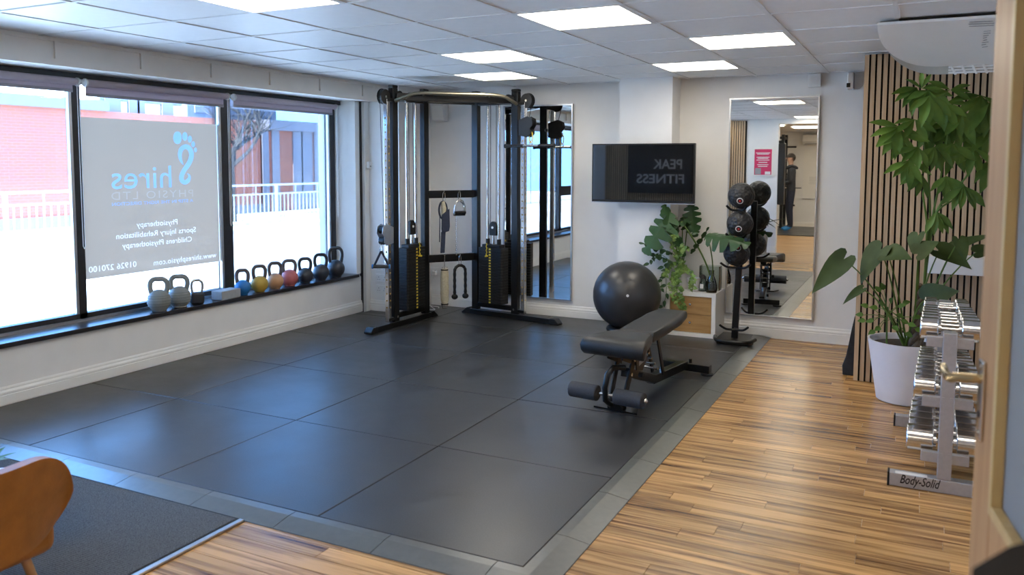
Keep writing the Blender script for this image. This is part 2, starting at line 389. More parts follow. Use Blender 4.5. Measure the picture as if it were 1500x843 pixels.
# boxed cornice above the window: fascia with raised panels
XC = -4.90
cor = struct(M().bb((-5.50, YR, 2.172), (XC-.008, 6.97, 2.5)).build('trim_2', m_cornice), 'boxed fascia above the shop window')
M().bb((XC-.014, YR, 2.150), (XC+.010, 6.97, 2.192)).build('lower_rail', m_cornice, cor)
M().bb((XC-.014, YR, 2.300), (XC+.010, 6.97, 2.33)).build('upper_rail', m_cornice, cor)
joints = [.20]+[3.557-.64*k for k in range(4, 0, -1)]+[3.48+.64*k for k in range(6)]+[6.97]
joints = [.2]+[3.40+.635*k for k in range(-4, 6)]+[6.97]
for a in joints[1:-1]:
    M().bb((XC-.014, a-.016, 2.192), (XC+.009, a+.016, 2.30)).build('joint_cover', m_cornice, cor)
# ceiling: tiles, bars and light panels
CX0, CY0, S = -4.346, 2.688, .6
ceil = struct(M().bb((-5.7, YFAR, ZC+.02), (XR+.12, YB+.15, ZC+.2)).build('ceiling', m_ceil), 'suspended tile ceiling')
LIGHTS = [(2, 0), (4, 2), (5, 4), (4, 6), (2, 4), (1, 6), (4, -4), (1, -4), (7, 0), (2, -9), (5, -9), (4, -13), (1, -13), (7, -6), (3, -7), (0, -10), (3, -11), (6, -11), (2, -6)]  # panels without a label of their own are added to brighten the rooms
tile0 = None
xe = [XC]+[CX0+S*i for i in range(0, 10)]+[XR]
tu = M().bb((-.5, -.5, 0), (.5, .5, .012))
for i in range(-1, 10):
    x0 = CX0+S*i if i >= 0 else XC+.006; x1 = min(CX0+S*(i+1), XR)
    for k in range(-15, 9):
        y0, y1 = CY0+S*k, min(CY0+S*(k+1), YB)
        if y0 < YFAR or (i, k) in LIGHTS or x1-x0 < .05 or y1-y0 < .03: continue
        if k == -5 and False: continue
        loc = ((x0+x1)/2, (y0+y1)/2, ZC+.003+random.uniform(-.0012, .0012)); sc = (x1-x0-.020, y1-y0-.020, 1)
        if k < -4: continue
        if tile0 is None: tile0 = tu.build('ceiling_tile', m_ceil, ceil); tile0.location = loc; tile0.scale = sc
        else: inst(tile0, loc, sc, ceil)
for i in range(0, 10): M().bb((CX0+S*i-.012, YR, ZC-.002), (CX0+S*i+.012, YB, ZC+.012)).build('grid_bar', m_tbar, ceil)
for k in range(-4, 9):
    M().bb((XC, CY0+S*k-.012, ZC-.0015), (XR, CY0+S*k+.012, ZC+.012)).build('grid_bar', m_tbar, ceil)
m_led = emis('led_diffuser', (1, .925, .80), LED)
lt = None
def make_light():
    t = thing('ceiling_light', 'x', 'light', (0, 0, 0), 0, 'square ceiling light panels')
    fr = M()
    for sx, sy, w_, h_ in ((0, -.287, .594, .02), (0, .287, .594, .02), (-.287, 0, .02, .554), (.287, 0, .02, .554)): fr.box((sx, sy, .004), (w_, h_, .014))
    fr.build('frame', m_wht, t, world=False); M().bb((-.278, -.278, .001), (.278, .278, .009)).build('diffuser', m_led, t, world=False)
    return t
LBL = {(2, 0): 'square ceiling light cut by the top edge, nearest the window', (4, 2): 'largest whole square ceiling light, above the middle of the mats',
       (5, 4): 'square ceiling light furthest right, in front of the big mirror', (4, 6): 'square ceiling light closest to the wall with the television',
       (2, 4): 'square ceiling light between the mats and the cable machine', (1, 6): 'square ceiling light right above the cable machine',
       (4, -4): 'square ceiling light beside the rear wall, seen only in the mirror'}
for c in LIGHTS:
    loc = (CX0+S*(c[0]+.5), CY0+S*(c[1]+.5), ZC)
    lab = LBL.get(c, 'added square ceiling light beyond the frame, brightening the rooms')
    if lt is None: lt = make_light(); lt.location = loc; lt['label'] = lab
    else: dup(lt, loc, label=lab)

# ================================================================== SHOP WINDOW
ys = [.30, 1.12, 2.48, 3.866, 5.27, 6.70]
hw = {0: .05, 1: .05, 2: .05, 3: .03, 4: .055, 5: .038}
win = group_empty('window_1', 'shop window in black frames')
for i, yy in enumerate(ys): M().bb((XW-.04, yy-hw[i], .40), (XW+.03, yy+hw[i], 2.17)).build('mullion', m_frame, win)
M().bb((XW-.04, .3, .398), (XW+.03, 6.745, .452)).build('bottom_rail', m_frame, win)
M().bb((XW-.04, .3, 2.10), (XW+.03, 6.745, 2.17)).build('top_rail', m_frame, win)
M().bb((XW+.055, .3, 2.130), (XW+.085, 6.80, 2.168)).build('shutter_rail', m_frame, win)
M().bb((XW+.035, .3, .398), (XW+.06, 6.745, .418)).build('bead', m_alu, win)
for i in range(1, 5):
    a, b = ys[i]+hw[i], ys[i+1]-hw[i+1]
    M().bb((XW-.008, a, .45), (XW-.002, b, 2.10)).build('pane', m_glass, win)
    if i != 1:
        M().bb((XW+.0, b-.024, .45), (XW+.028, b, 2.06)).build('side_channel', m_alu, win)
M().bb((XW-.03, .35, 1.0), (XW+.02, ys[2], 1.16)).build('transom', m_frame, win)
M().bb((XW-.008, .35, .45), (XW-.002, ys[1]-.05, 2.1)).build('pane', m_glass, win)
tag(M().bb((XW+.03, .3, .3685), (-5.145, 6.80, .400)).build('window_sill', m_sill, bevel=.004), 'long glossy black window sill carrying the kettlebells', 'sill')
# roller blinds
blab = ['rolled-up grey blind over the leftmost window', 'rolled-up grey blind over the window with the grey film', 'rolled-up grey blind over the window beside the cable machine']
m_blind2 = mat('blind_bar', (.30, .28, .30), .5)
for i, (a, b, zb) in enumerate(((ys[2]+.06, ys[3]-.02, 2.055), (ys[3]+.02, ys[4]-.035, 2.035), (ys[4]+.02, ys[5]-.02, 2.045))):
    t = thing('roller_blind', blab[i], 'blind', (XW+.10, (a+b)/2, 2.09), 0, 'roller blinds')
    X = XW+.10
    M().cyl((X, a+.02, 2.105), (X, b-.02, 2.105), .026, n=20).build('roller', m_blind, t, True)
    M().bb((X-.027, a+.03, zb), (X-.024, b-.03, 2.10)).build('fabric', m_blind, t)
    M().bb((X-.032, a+.03, zb-.022), (X-.020, b-.03, zb)).build('bottom_bar', m_blind2, t, bevel=.003)
    for yy in (a+.01, b-.01): M().cyl((X, yy-.006, 2.105), (X, yy+.006, 2.105), .030, n=20).build('end_bracket', m_wht, t, True)
    M().bb((XW+.058, a+.005, 2.108), (XW+.066, b-.005, 2.129)).build('cover_strip', m_wht, t)
    zl = 1.02 if i else .95
    M().tube([(X+.02, b-.012, 2.10), (X+.02, b-.012, zl), (X+.02, b-.02, zl-.02), (X+.02, b-.028, zl), (X+.02, b-.028, 2.10)], .0028, 6).build('bead_chain', m_wht, t)

# grey window film with mirrored lettering (faces the street)
XV = XW+.002
ft = thing('window_film', 'grey film with blue and white mirrored lettering on the middle window', 'sign', (XV, 4.585, .69))
ya, yb_ = ys[3]+hw[3]+.004, ys[4]-hw[4]-.026
# the film is one flat filled outline; every letter is a hole in it, closed by a thinner coloured film
film_cu = bpy.data.curves.new('film', 'CURVE'); film_cu.dimensions = '2D'; film_cu.fill_mode = 'BOTH'
def poly_spline(cu, pts):
    sp = cu.splines.new('POLY'); sp.points.add(len(pts)-1); sp.use_cyclic_u = True
    for q, (u, v) in zip(sp.points, pts): q.co = (u, v, 0, 1)
def film_to_world(me):      # sheet coordinates: u runs toward -Y, v is height
    for v in me.vertices: u, z = v.co.x, v.co.y; v.co = Vector((0, -u-4.585, z-.69))
def cu_mesh(cu, name, m):
    o = bpy.data.objects.new('tmp', cu); COL.objects.link(o); bpy.context.view_layer.update()
    me = bpy.data.meshes.new_from_object(o.evaluated_get(bpy.context.evaluated_depsgraph_get())); bpy.data.objects.remove(o)
    film_to_world(me); me.materials.clear(); me.materials.append(m); me.name = name
    ob = bpy.data.objects.new(name, me); COL.objects.link(ob); ob.parent = ft; return ob
poly_spline(film_cu, [(-ya, .69), (-yb_, .69), (-yb_, 1.868), (-ya, 1.868)])
def film_text(txt, px_left, px_right, py_c, size, m, off=0., sp=1.):
    xa, xb = pxx(px_left, py_c, XV), pxx(px_right, py_c, XV); wd = xb.y-xa.y; c = (xa+xb)/2
    cu = bpy.data.curves.new('txt', 'FONT'); cu.body = txt; cu.size = size; cu.offset = off; cu.align_x = 'CENTER'; cu.space_character = sp; cu.resolution_u = 3
    o = bpy.data.objects.new('txt', cu); COL.objects.link(o); bpy.context.view_layer.update(); dg = bpy.context.evaluated_depsgraph_get()
    src = o.evaluated_get(dg).to_curve(dg)
    xs_ = [p.co.x for s_ in src.splines for p in s_.bezier_points]; x0, x1 = min(xs_), max(xs_); k = wd/(x1-x0)
    T = lambda v: Vector(((v.x-(x0+x1)/2)*k-c.y, v.y+c.z-size*.35, 0))
    lc = bpy.data.curves.new('lettering', 'CURVE'); lc.dimensions = '2D'; lc.fill_mode = 'BOTH'; lc.resolution_u = 3
    for s_ in src.splines:
        for tgt in (film_cu, lc):
            n_ = tgt.splines.new('BEZIER'); n_.bezier_points.add(len(s_.bezier_points)-1); n_.use_cyclic_u = True; n_.resolution_u = 3
            for q, p in zip(n_.bezier_points, s_.bezier_points):
                q.handle_left_type = q.handle_right_type = 'FREE'; q.co = T(p.co); q.handle_left = T(p.handle_left); q.handle_right = T(p.handle_right)
    bpy.data.objects.remove(o); cu_mesh(lc, 'lettering', m)
film_text('hires', 163, 251, 259, .255, m_filmblue, off=.006)
film_text('PHYSIO LTD', 163, 283, 285, .085, m_filmpale, off=-.0005, sp=1.25)
film_text('A STEP IN THE RIGHT DIRECTION', 164, 283, 296.5, .036, m_filmblue, off=.0010)
film_text('Physiotherapy', 200, 260, 327, .060, m_filmwhite, off=.0016)
film_text('Sports Injury Rehabilitation', 170, 287, 341, .060, m_filmwhite, off=.0016)
film_text('Childrens Physiotherapy', 179, 281, 355, .060, m_filmwhite, off=.0016)
film_text('www.shiresphysio.com', 225, 317, 379, .062, m_filmwhite, off=.0004, sp=1.08)
film_text('01926 270100', 130, 200, 391, .062, m_filmwhite, off=.0016)
def pf(x, y): q = pxx(x, y, XV); return (-q.y, q.z)
def film_shape(name, pts):
    poly_spline(film_cu, pts); lc = bpy.data.curves.new(name, 'CURVE'); lc.dimensions = '2D'; lc.fill_mode = 'BOTH'; poly_spline(lc, pts); cu_mesh(lc, name, m_filmblue)
for (x, y, rx, ry) in ((260, 202, 6.2, 9.2), (270.8, 200, 3.7, 6.3), (278, 204, 3.0, 5.0), (283, 211.5, 2.6, 4.2), (286.3, 219.8, 2.1, 3.4)):
    film_shape('toe', [pf(x+rx*math.cos(t*math.pi/12), y+ry*math.sin(t*math.pi/12)) for t in range(24)])
def smoothpts(p, n=6):
    out = []
    for i in range(len(p)-1):
        q = [p[max(i-1, 0)], p[i], p[i+1], p[min(i+2, len(p)-1)]]
        for k in range(n):
            t = k/n
            out.append(tuple(.5*(2*q[1][j]+(q[2][j]-q[0][j])*t+(2*q[0][j]-5*q[1][j]+4*q[2][j]-q[3][j])*t*t+(-q[0][j]+3*q[1][j]-3*q[2][j]+q[3][j])*t**3) for j in range(len(p[0]))))
    out.append(p[-1]); return out
# footprint-shaped initial: an S stroke that swells at the ball and heel
spts = [(274.5, 254.5), (277.5, 258), (276, 264), (271, 267.5), (266.5, 264.5), (266, 258), (269.5, 250), (274.5, 243), (278.8, 235), (280.5, 226), (277.5, 218), (271.5, 215), (265.5, 219), (263.5, 227), (265, 235), (268.5, 241.5)]
swd = [.5, 1.6, 2.8, 3.2, 3.2, 3.3, 3.3, 3.4, 3.4, 3.4, 3.4, 3.4, 3.2, 2.8, 2.0, .5]
sm = smoothpts([(a_[0], a_[1], b_) for a_, b_ in zip(spts, swd)]); L_ = []; R_ = []
for i, (x, y, wd) in enumerate(sm):
    a_, b_ = sm[max(i-1, 0)], sm[min(i+1, len(sm)-1)]; dx_, dy_ = b_[0]-a_[0], b_[1]-a_[1]; l = math.hypot(dx_, dy_) or 1
    L_.append(pf(x-dy_/l*wd, y+dx_/l*wd)); R_.append(pf(x+dy_/l*wd, y-dx_/l*wd))
film_shape('footprint_letter', L_+R_[::-1])
cu_mesh(film_cu, 'film', m_film)

# ================================================================== OUTSIDE
ZG = -.15
m_pave = mat('paving', (.62, .61, .58), .85, var=.05, scale=3)
m_road = mat('asphalt', (.30, .31, .34), .9, var=.08, scale=4)
struct(M().bb((-60, -30, ZG-.2), (-5.62, 60, ZG)).build('ground_paving', m_pave), 'sunlit paving outside')
tag(M().bb((-14.9, -20, ZG), (-14.4, 50, ZG+.10)).build('kerb', m_pave), 'pale kerb in front of the street railing', 'kerb')
def mat_brick():
    m, nt, b = raw('red_brick'); tc = N(nt, 'NewGeometry'); mp = N(nt, 'Mapping'); mp.inputs['Rotation'].default_value = (0, R(90), R(90))
    sx = N(nt, 'SeparateXYZ'); cx = N(nt, 'CombineXYZ'); nt.links.new(tc.outputs['Position'], sx.inputs[0])
    nt.links.new(sx.outputs['Y'], cx.inputs['X']); nt.links.new(sx.outputs['Z'], cx.inputs['Y'])
    br = N(nt, 'TexBrick', Scale=4.4); br.inputs['Color1'].default_value = (.31, .085, .045, 1); br.inputs['Color2'].default_value = (.27, .08, .05, 1)
    br.inputs['Mortar'].default_value = (.24, .12, .095, 1); br.inputs['Mortar Size'].default_value = .02; br.inputs['Brick Width'].default_value = 1.0; br.inputs['Row Height'].default_value = .33
    nt.links.new(cx.outputs[0], br.inputs['Vector']); nt.links.new(br.outputs['Color'], b.inputs['Base Color']); b.inputs['Roughness'].default_value = .9
    return m
m_brick = mat_brick(); m_fascia = mat('lead_fascia', (.14, .13, .15), .6, var=.05, scale=4)
m_bluegrey = mat('blue_grey_cladding', (.15, .14, .16), .6, var=.05, scale=3); m_dkb = mat('dark_brick', (.20, .15, .17), .9, var=.15, scale=8)
XB = -20.
bd = thing('brick_building', 'red brick building with a lead grey fascia across the street', 'building', (XB, 14, ZG))
y0 = pxx(-400, 150, XB).y; y1 = pxx(155, 150, XB).y; zt = pxx(0, 153, XB).z; zt2 = pxx(0, 136, XB).z; y2 = pxx(275, 150, XB).y; y3 = pxx(380, 150, XB).y; y4 = pxx(1000, 150, XB).y if False else 40
M().bb((XB-6, y0, ZG), (XB, y3, zt)).build('brick_wall', m_brick, bd)
M().bb((XB-6, y0, zt), (XB+.15, y1, zt2)).build('fascia', m_fascia, bd)
M().bb((XB, y0, ZG), (XB+.06, y3, pxx(0, 322, XB).z)).build('plinth', m_bluegrey, bd)
M().bb((XB-5.8, y1, zt), (XB-.3, y2, zt+1.0)).build('upper_storey', m_wht, bd)  # white colour stands in for sky reflected in the upper windows
for xx, w_ in ((165, .5), (196, .35), (206, .25), (245, .4)):
    c = pxx(xx, 160, XB-.25); M().bb((XB-.35, c.y-w_/2, zt), (XB-.22, c.y+w_/2, zt+1.0)).build('window_post', m_bluegrey, bd)
M().bb((XB-.33, y1, zt+.32), (XB-.24, y2, zt+.40)).build('window_sill_band', m_fascia, bd)
b2 = thing('brick_block', 'lower brick block with grey columns beyond the bare tree', 'building', (XB, 26, ZG))
zr = pxx(440, 193, XB).z
M().bb((XB-6, y3+.3, ZG), (XB, 60, zr)).build('brick_wall', m_brick, b2); M().bb((XB-6, y3+.3, zr), (XB+.15, 60, zr+.35)).build('roof_edge', m_fascia, b2)
for xx, w_ in ((390, .3), (405, .35), (437, .5), (450, .6), (466, .4)):
    c = pxx(xx, 300, XB); M().bb((XB, c.y-w_/2, ZG), (XB+.04, c.y+w_/2, zr)).build('column', m_bluegrey, b2)
M().bb((XB, y3+.3, ZG), (XB+.1, 60, pxx(440, 318, XB).z)).build('plinth', m_bluegrey, b2)
b3 = thing('tower_block', 'pale blue grey tower block rising behind the brick roofs', 'building', (-27, 27, ZG))
ta, tb = pxx(273, 150, -27), pxx(405, 150, -27)
M().bb((-32, ta.y, ZG), (-27, tb.y, 9)).build('tower_wall', m_bluegrey, b3, bevel=.05)
M().bb((-27.02, ta.y+.4, 3.6), (-26.95, tb.y-.4, 5.2)).build('window_band', m_fascia, b3)
# railing panels
m_rail = mat('galvanised_rail', (.62, .64, .67), .45, .3, var=.05)
ra = Vector((-15.6, 0, ZG)); RL = 2.45
bal = None
for k in range(10):
    ya_ = 7.4+RL*k-.2
    t = thing('street_railing', 'galvanised railing panel along the street beyond the paving', 'railing', (-15.6, ya_, ZG), 0, 'railing panels along the street')
    M().bb((-15.63, ya_-.035, ZG), (-15.57, ya_+.035, ZG+1.12)).build('post', m_rail, t)
    for z_, h_ in ((1.10, .05), (.86, .04), (.10, .04)): M().bb((-15.62, ya_+.035, ZG+z_-h_/2), (-15.58, ya_+RL-.036, ZG+z_+h_/2)).build('rail', m_rail, t)
    for j in range(1, 16):
        if bal is None: bal = M().bb((-.012, -.012, .10), (.012, .012, .86)).build('baluster', m_rail, t, world=False); bal.location = (0, RL*j/16, 0)
        else: inst(bal, (0, RL*j/16, 0), None, t)
    for j in (5, 11): M().bb((-15.61, ya_+RL*j/16-.012, ZG+.86), (-15.59, ya_+RL*j/16+.012, ZG+1.1)).build('stub', m_rail, t)
# bare tree
m_bark = mat('pale_bark', (.045, .042, .042), .9, var=.2, scale=12)
tp = pxx(341, 300, -17.6); tr = thing('bare_tree', 'bare winter tree in front of the brick building', 'tree', (tp.x, tp.y, ZG))
rnd = random.Random(3); br_m = M(); tk = M()
def branch(p, d, l, r, lev):
    pts = [p]; q = p.copy(); dd = d.copy()
    for i in range(4):
        dd = (dd+Vector((rnd.uniform(-.25, .25), rnd.uniform(-.25, .25), rnd.uniform(-.1, .18)))).normalized(); q = q+dd*l/4; pts.append(q.copy())
    (tk if lev == 0 else br_m).tube(pts, [r*(1-.13*i) for i in range(5)], 5 if lev < 2 else 3)
    if lev < 4:
        for i in range(4 if lev < 2 else 3):
            j = rnd.randint(1, 4) if lev else rnd.randint(2, 4)
            nd = (dd*.6+Vector((rnd.uniform(-.8, .8), rnd.uniform(-1, 1), rnd.uniform(-.15, .7)))).normalized()
            branch(pts[j], nd, l*rnd.uniform(.55, .8), r*.55, lev+1)
branch(Vector((tp.x, tp.y, ZG)), Vector((0, .05, 1)), 2.2, .13, 0)
tk.build('trunk', m_bark, tr, True); br_m.build('branches', m_bark, tr)

# ================================================================== FLOOR COVERINGS
mt = thing('gym_matting', 'black rubber gym mats with sloped grey edging covering the floor', 'mat', (-3.2, 5.1, ZF))
xs = [-5.16, -4.31, -3.31, -2.31, -1.31]; yrows = [2.733, 3.733, 4.733, 5.733, 6.733, 7.546]
for i in range(4):
    for j in range(5):
        g = .0028; a, b = xs[i]+g, xs[i+1]-g; c, d = yrows[j]+g, yrows[j+1]-g
        if i == 0 and d > 6.85: d = 6.85
        ol = [(a, c), (b, c), (b, d), (a, d)]     # the last row is cut round the pilaster
        if j == 4 and i == 2: ol = [(a, c), (b, c), (b, 7.272), (-2.53, 7.272), (-2.53, d), (a, d)]
        if j == 4 and i == 3: ol = [(a, c), (b, c), (b, d), (-2.025, d), (-2.025, 7.272), (a, 7.272)]
        M().prism([(x_, y_, ZF+.001) for x_, y_ in ol], (0, 0, -ZF-.001+random.uniform(-.0008, .0003))).build('rubber_tile', m_rubber, mt, bevel=.002, seg=1)
if True: M().bb((-5.12, 6.855, ZF+.001), (-4.3132, 6.95, 0)).build('rubber_tile', m_rubber, mt); M().bb((-4.74, 6.955, ZF+.001), (-4.3132, 7.546, 0)).build('rubber_tile', m_rubber, mt)
def edge_piece(p, along, out, L):
    p, along, out = Vector(p), Vector(along), Vector(out)
    prof = [(0, ZF+.001), (0, -.001), (.045, -.0012), (.148, ZF+.004), (.150, ZF+.001)]
    return M().prism([p+out*a+Vector((0, 0, z)) for a, z in prof], along*L)
fe = [-5.16, -4.93, -4.44, -3.94, -3.44, -2.93, -2.43, -1.92, -1.42]
for a, b in zip(fe[:-1], fe[1:]): edge_piece((a+.0015, 2.731, 0), (1, 0, 0), (0, -1, 0), b-a-.003).build('edge_strip', m_edge, mt)
re_ = [3.05, 3.55, 4.05, 4.55, 5.05, 5.55, 6.05, 6.50, 6.97, 7.42, 7.546]
for a, b in zip(re_[:-1], re_[1:]): edge_piece((-1.309, a+.0015, 0), (0, 1, 0), (1, 0, 0), b-a-.003).build('edge_strip', m_edge, mt)
# corner strips meet at the mitre
pr = [(0, ZF+.001), (0, -.001), (.045, -.0012), (.148, ZF+.004), (.15, ZF+.001)]
def mitre(a0, flip):
    v = []
    for s_, z in pr:
        if flip: v.append([Vector((a0, 2.731-s_, z)), Vector((-1.309+s_, 2.731-s_, z))])
        else: v.append([Vector((-1.309+s_, a0, z)), Vector((-1.309+s_, 2.731-s_, z))])
    n = len(v); return M().add([q[0] for q in v]+[q[1] for q in v], [tuple(range(n)), tuple(range(n, 2*n))]+[(i, (i+1) % n, n+(i+1) % n, n+i) for i in range(n)])
mitre(-1.418, True).build('corner_strip', m_edge, mt); mitre(3.049, False).build('corner_strip', m_edge, mt)

cp = thing('entrance_carpet', 'dark ribbed entrance carpet with a pale metal edge beside the chair', 'carpet', (-3.8, 1.4, ZF))
M().bb((-5.14, .25, ZF+.0005), (-2.612, 2.578, ZF+.010)).build('pile', mat('carpet_base', (.018, .018, .018), .95, var=.3, scale=200), cp)
rib = M()
for k in range(226):
    y_ = .262+k*.01022; rib.prism([(-5.13, y_-.0042, ZF+.0101), (-5.13, y_+.0042, ZF+.0101), (-5.13, y_+.0018, ZF+.0135), (-5.13, y_-.0018, ZF+.0135)], (2.505, 0, 0))
tag(rib.build('carpet_ribs', mat('rib_pile', (.115, .115, .112), .95, var=.45, scale=220, bump=.4), cp), kind='stuff')
M().bb((-2.612, .25, ZF+.0005), (-2.588, 2.578, ZF+.012)).build('edge_trim', m_alu, cp, bevel=.003)

# ================================================================== SLAT WALL
sw = struct(M().bb((-.385, 6.334, ZF), (1.245, 6.42, 2.312)).build('wall_slats', mat('slat_backing', (.010, .009, .009), .9)), 'wooden slat wall with black backing')
s0 = None
for k in range(40):
    x = -.372+.04*k
    if s0 is None: s0 = M().bb((-.0135, 0, ZF+.003), (.0135, .0125, 2.31)).build('slat', m_oak, sw, world=False); s0.location = (x, 6.3213, 0)
    else: inst(s0, (x, 6.3213, 0), None, sw)
M().bb((-.3875, 6.325, ZF+.003), (-.3852, 6.42, 2.31)).build('end_board', m_oak, sw)
tag(M().bb((.06, 6.13, .815), (1.1, 6.320, .93)).build('wall_shelf', m_white, bevel=.004), 'white box shelf fixed to the slat wall behind the plant', 'shelf')
bag = M().prism([(-.392, 6.46, ZF+.001), (-.47, 6.46, ZF+.001), (-.475, 6.46, .05), (-.452, 6.46, .12), (-.435, 6.46, .22), (-.418, 6.46, .33), (-.402, 6.46, .42), (-.392, 6.46, .43)], (0, .24, 0))
tag(bag.build('black_bag', mat('black_cloth', (.02, .02, .022), .9, var=.2, bump=.3), smooth=True, bevel=.012, seg=3), 'black cloth bag peeking out behind the slat wall edge', 'bag')

# ================================================================== TV, MIRRORS, WALL FITTINGS
TY = 7.195
a, b = py(867.5, 211, TY), py(1016.5, 299, TY)
tv = thing('television', 'black wall television above the exercise ball', 'television', ((a.x+b.x)/2, TY, (a.z+b.z)/2))
M().bb((a.x, TY, b.z), (b.x, TY+.045, a.z)).build('casing', m_blackpl, tv, bevel=.004)
M().bb((a.x+.012, TY-.002, b.z+.022), (b.x-.012, TY+.01, a.z-.012)).build('screen', m_screen, tv)
M().bb((a.x, TY-.001, b.z-.008), (b.x, TY+.03, b.z)).build('bottom_strip', m_alu, tv)
M().bb((-2.42, TY+.045, 1.3), (-2.12, 7.2955, 1.6)).build('wall_bracket', m_black, tv)
def mirror(name, label, x0, x1, z0, z1, fwid=.012):
    t = thing(name, label, 'mirror', ((x0+x1)/2, YB-.02, z0), 0)
    Y0, Y1 = YB-.032, YB-.001
    for A, B in (((x0, Y0, z0), (x0+fwid, Y1, z1)), ((x1-fwid, Y0, z0), (x1, Y1, z1)), ((x0+fwid, Y0, z0), (x1-fwid, Y1, z0+fwid)), ((x0+fwid, Y0, z1-fwid), (x1-fwid, Y1, z1))):
        M().bb(A, B).build('frame', m_alu, t)
    M().bb((x0+fwid, YB-.022, z0+fwid), (x1-fwid, YB-.010, z1-fwid)).build('mirror_glass', m_mirror, t)
    return t
mirror('wall_mirror', 'tall framed mirror on the wall behind the medicine balls', -1.572, -.806, .170, 2.131)
mirror('wall_mirror', 'tall framed mirror behind the right tower of the cable machine', -3.86, -3.094, .168, 2.129)
o = thing('motion_sensor', 'small square white box on the wall top above the big mirror', 'sensor', (-.853, YB, 2.26))
M().bb((-.905, YB-.05, 2.205), (-.802, YB-.001, 2.318)).build('body', m_wht, o, bevel=.005); M().bb((-.885, YB-.053, 2.225), (-.822, YB-.05, 2.298)).build('front_panel', m_wht, o, bevel=.001)
o = thing('emergency_lamp', 'small round and square grey fitting beside the slat wall top', 'lamp', (-.54, YB, 2.23))
M().cyl((-.525, YB-.001, 2.235), (-.525, YB-.03, 2.235), .06, n=24).build('backplate', m_wht, o, True)
M().bb((-.585, YB-.12, 2.17), (-.535, YB-.03, 2.31)).build('housing', m_alu, o, bevel=.006); M().bb((-.590, YB-.125, 2.185), (-.560, YB-.12, 2.22)).build('lens', m_blackpl, o)
o = thing('wall_speaker', 'small white wall speaker seen through the cable machine frame', 'speaker', (-4.6, YB, 2.07))
M().prism([(-4.685, YB-.001, 1.985), (-4.685, YB-.09, 2.0), (-4.685, YB-.11, 2.155), (-4.685, YB-.001, 2.165)], (.155, 0, 0)).build('cabinet', m_wht, o, bevel=.006)
M().prism([(-4.675, YB-.0915, 2.005), (-4.675, YB-.0945, 2.005), (-4.675, YB-.1125, 2.148), (-4.675, YB-.1095, 2.148)], (.135, 0, 0)).build('grille', m_cornice, o)
c = pxx(543.5, 242, -5.135)
o = thing('door_contact_sensor', 'tiny white sensor box in the corner beside the window', 'sensor', (c.x, c.y, c.z))
M().bb((-5.1345, 6.925, c.z-.035), (-5.10, 6.968, c.z+.035)).build('body', m_wht, o, bevel=.004); M().bb((-5.10, 6.935, c.z-.02), (-5.097, 6.958, c.z-.005)).build('lens', m_grey, o)
# socket plates left of the cable machine
m_slot = mat('socket_slot', (.12, .12, .12), .6)
def socket(x, z, w_, label, Y=6.97, pins=2):
    t = thing('wall_socket', label, 'socket', (x, Y, z), 0, 'white wall sockets')
    M().bb((x-w_/2, Y-.010, z-.043), (x+w_/2, Y-.0005, z+.043)).build('plate', m_wht, t, bevel=.003)
    for q in range(pins):
        cx = x+(q-(pins-1)/2)*w_/pins
        for dx, dz, ww, hh in ((0, .012, .005, .010), (-.012, -.012, .009, .004), (.012, -.012, .009, .004)): M().bb((cx+dx-ww/2, Y-.0112, z+dz-hh/2), (cx+dx+ww/2, Y-.0095, z+dz+hh/2)).build('pin_slot', m_slot, t)
    return t
for i, (yy, w_) in enumerate(((393, .146), (408, .146), (424, .146))):
    c = py(560, yy, 6.97); socket(c.x, c.z, w_, ['uppermost white wall socket left of the cable machine', 'middle white wall socket left of the cable machine', 'lowest white wall socket left of the cable machine'][i])
c = py(638, 398, YB); sk = socket(c.x, c.z, .10, 'white wall socket with a plug behind the cable machine', YB, 1)
pl = thing('power_cable', 'white plug and cable trailing down behind the cable machine', 'cable', (c.x, YB-.03, c.z))
M().bb((c.x-.025, YB-.05, c.z-.035), (c.x+.025, YB-.012, c.z+.01)).build('plug', m_wht, pl, bevel=.006)
loop = [Vector((c.x, YB-.04, c.z-.03)), Vector((c.x-.04, YB-.05, c.z-.12)), Vector((c.x-.08, YB-.05, .12)), Vector((c.x-.02, YB-.12, .03)), Vector((c.x+.10, YB-.22, .008)), Vector((c.x+.17, YB-.30, .006)), Vector((c.x+.05, YB-.34, .006)), Vector((c.x-.10, YB-.30, .01)), Vector((c.x-.05, YB-.2, .02)), Vector((c.x+.12, YB-.16, .012)), Vector((c.x+.16, YB-.2, .006))]
M().tube([Vector(q) for q in smoothpts([tuple(v) for v in loop], 5)], .0045, 6).build('cord', m_wht, pl, True)

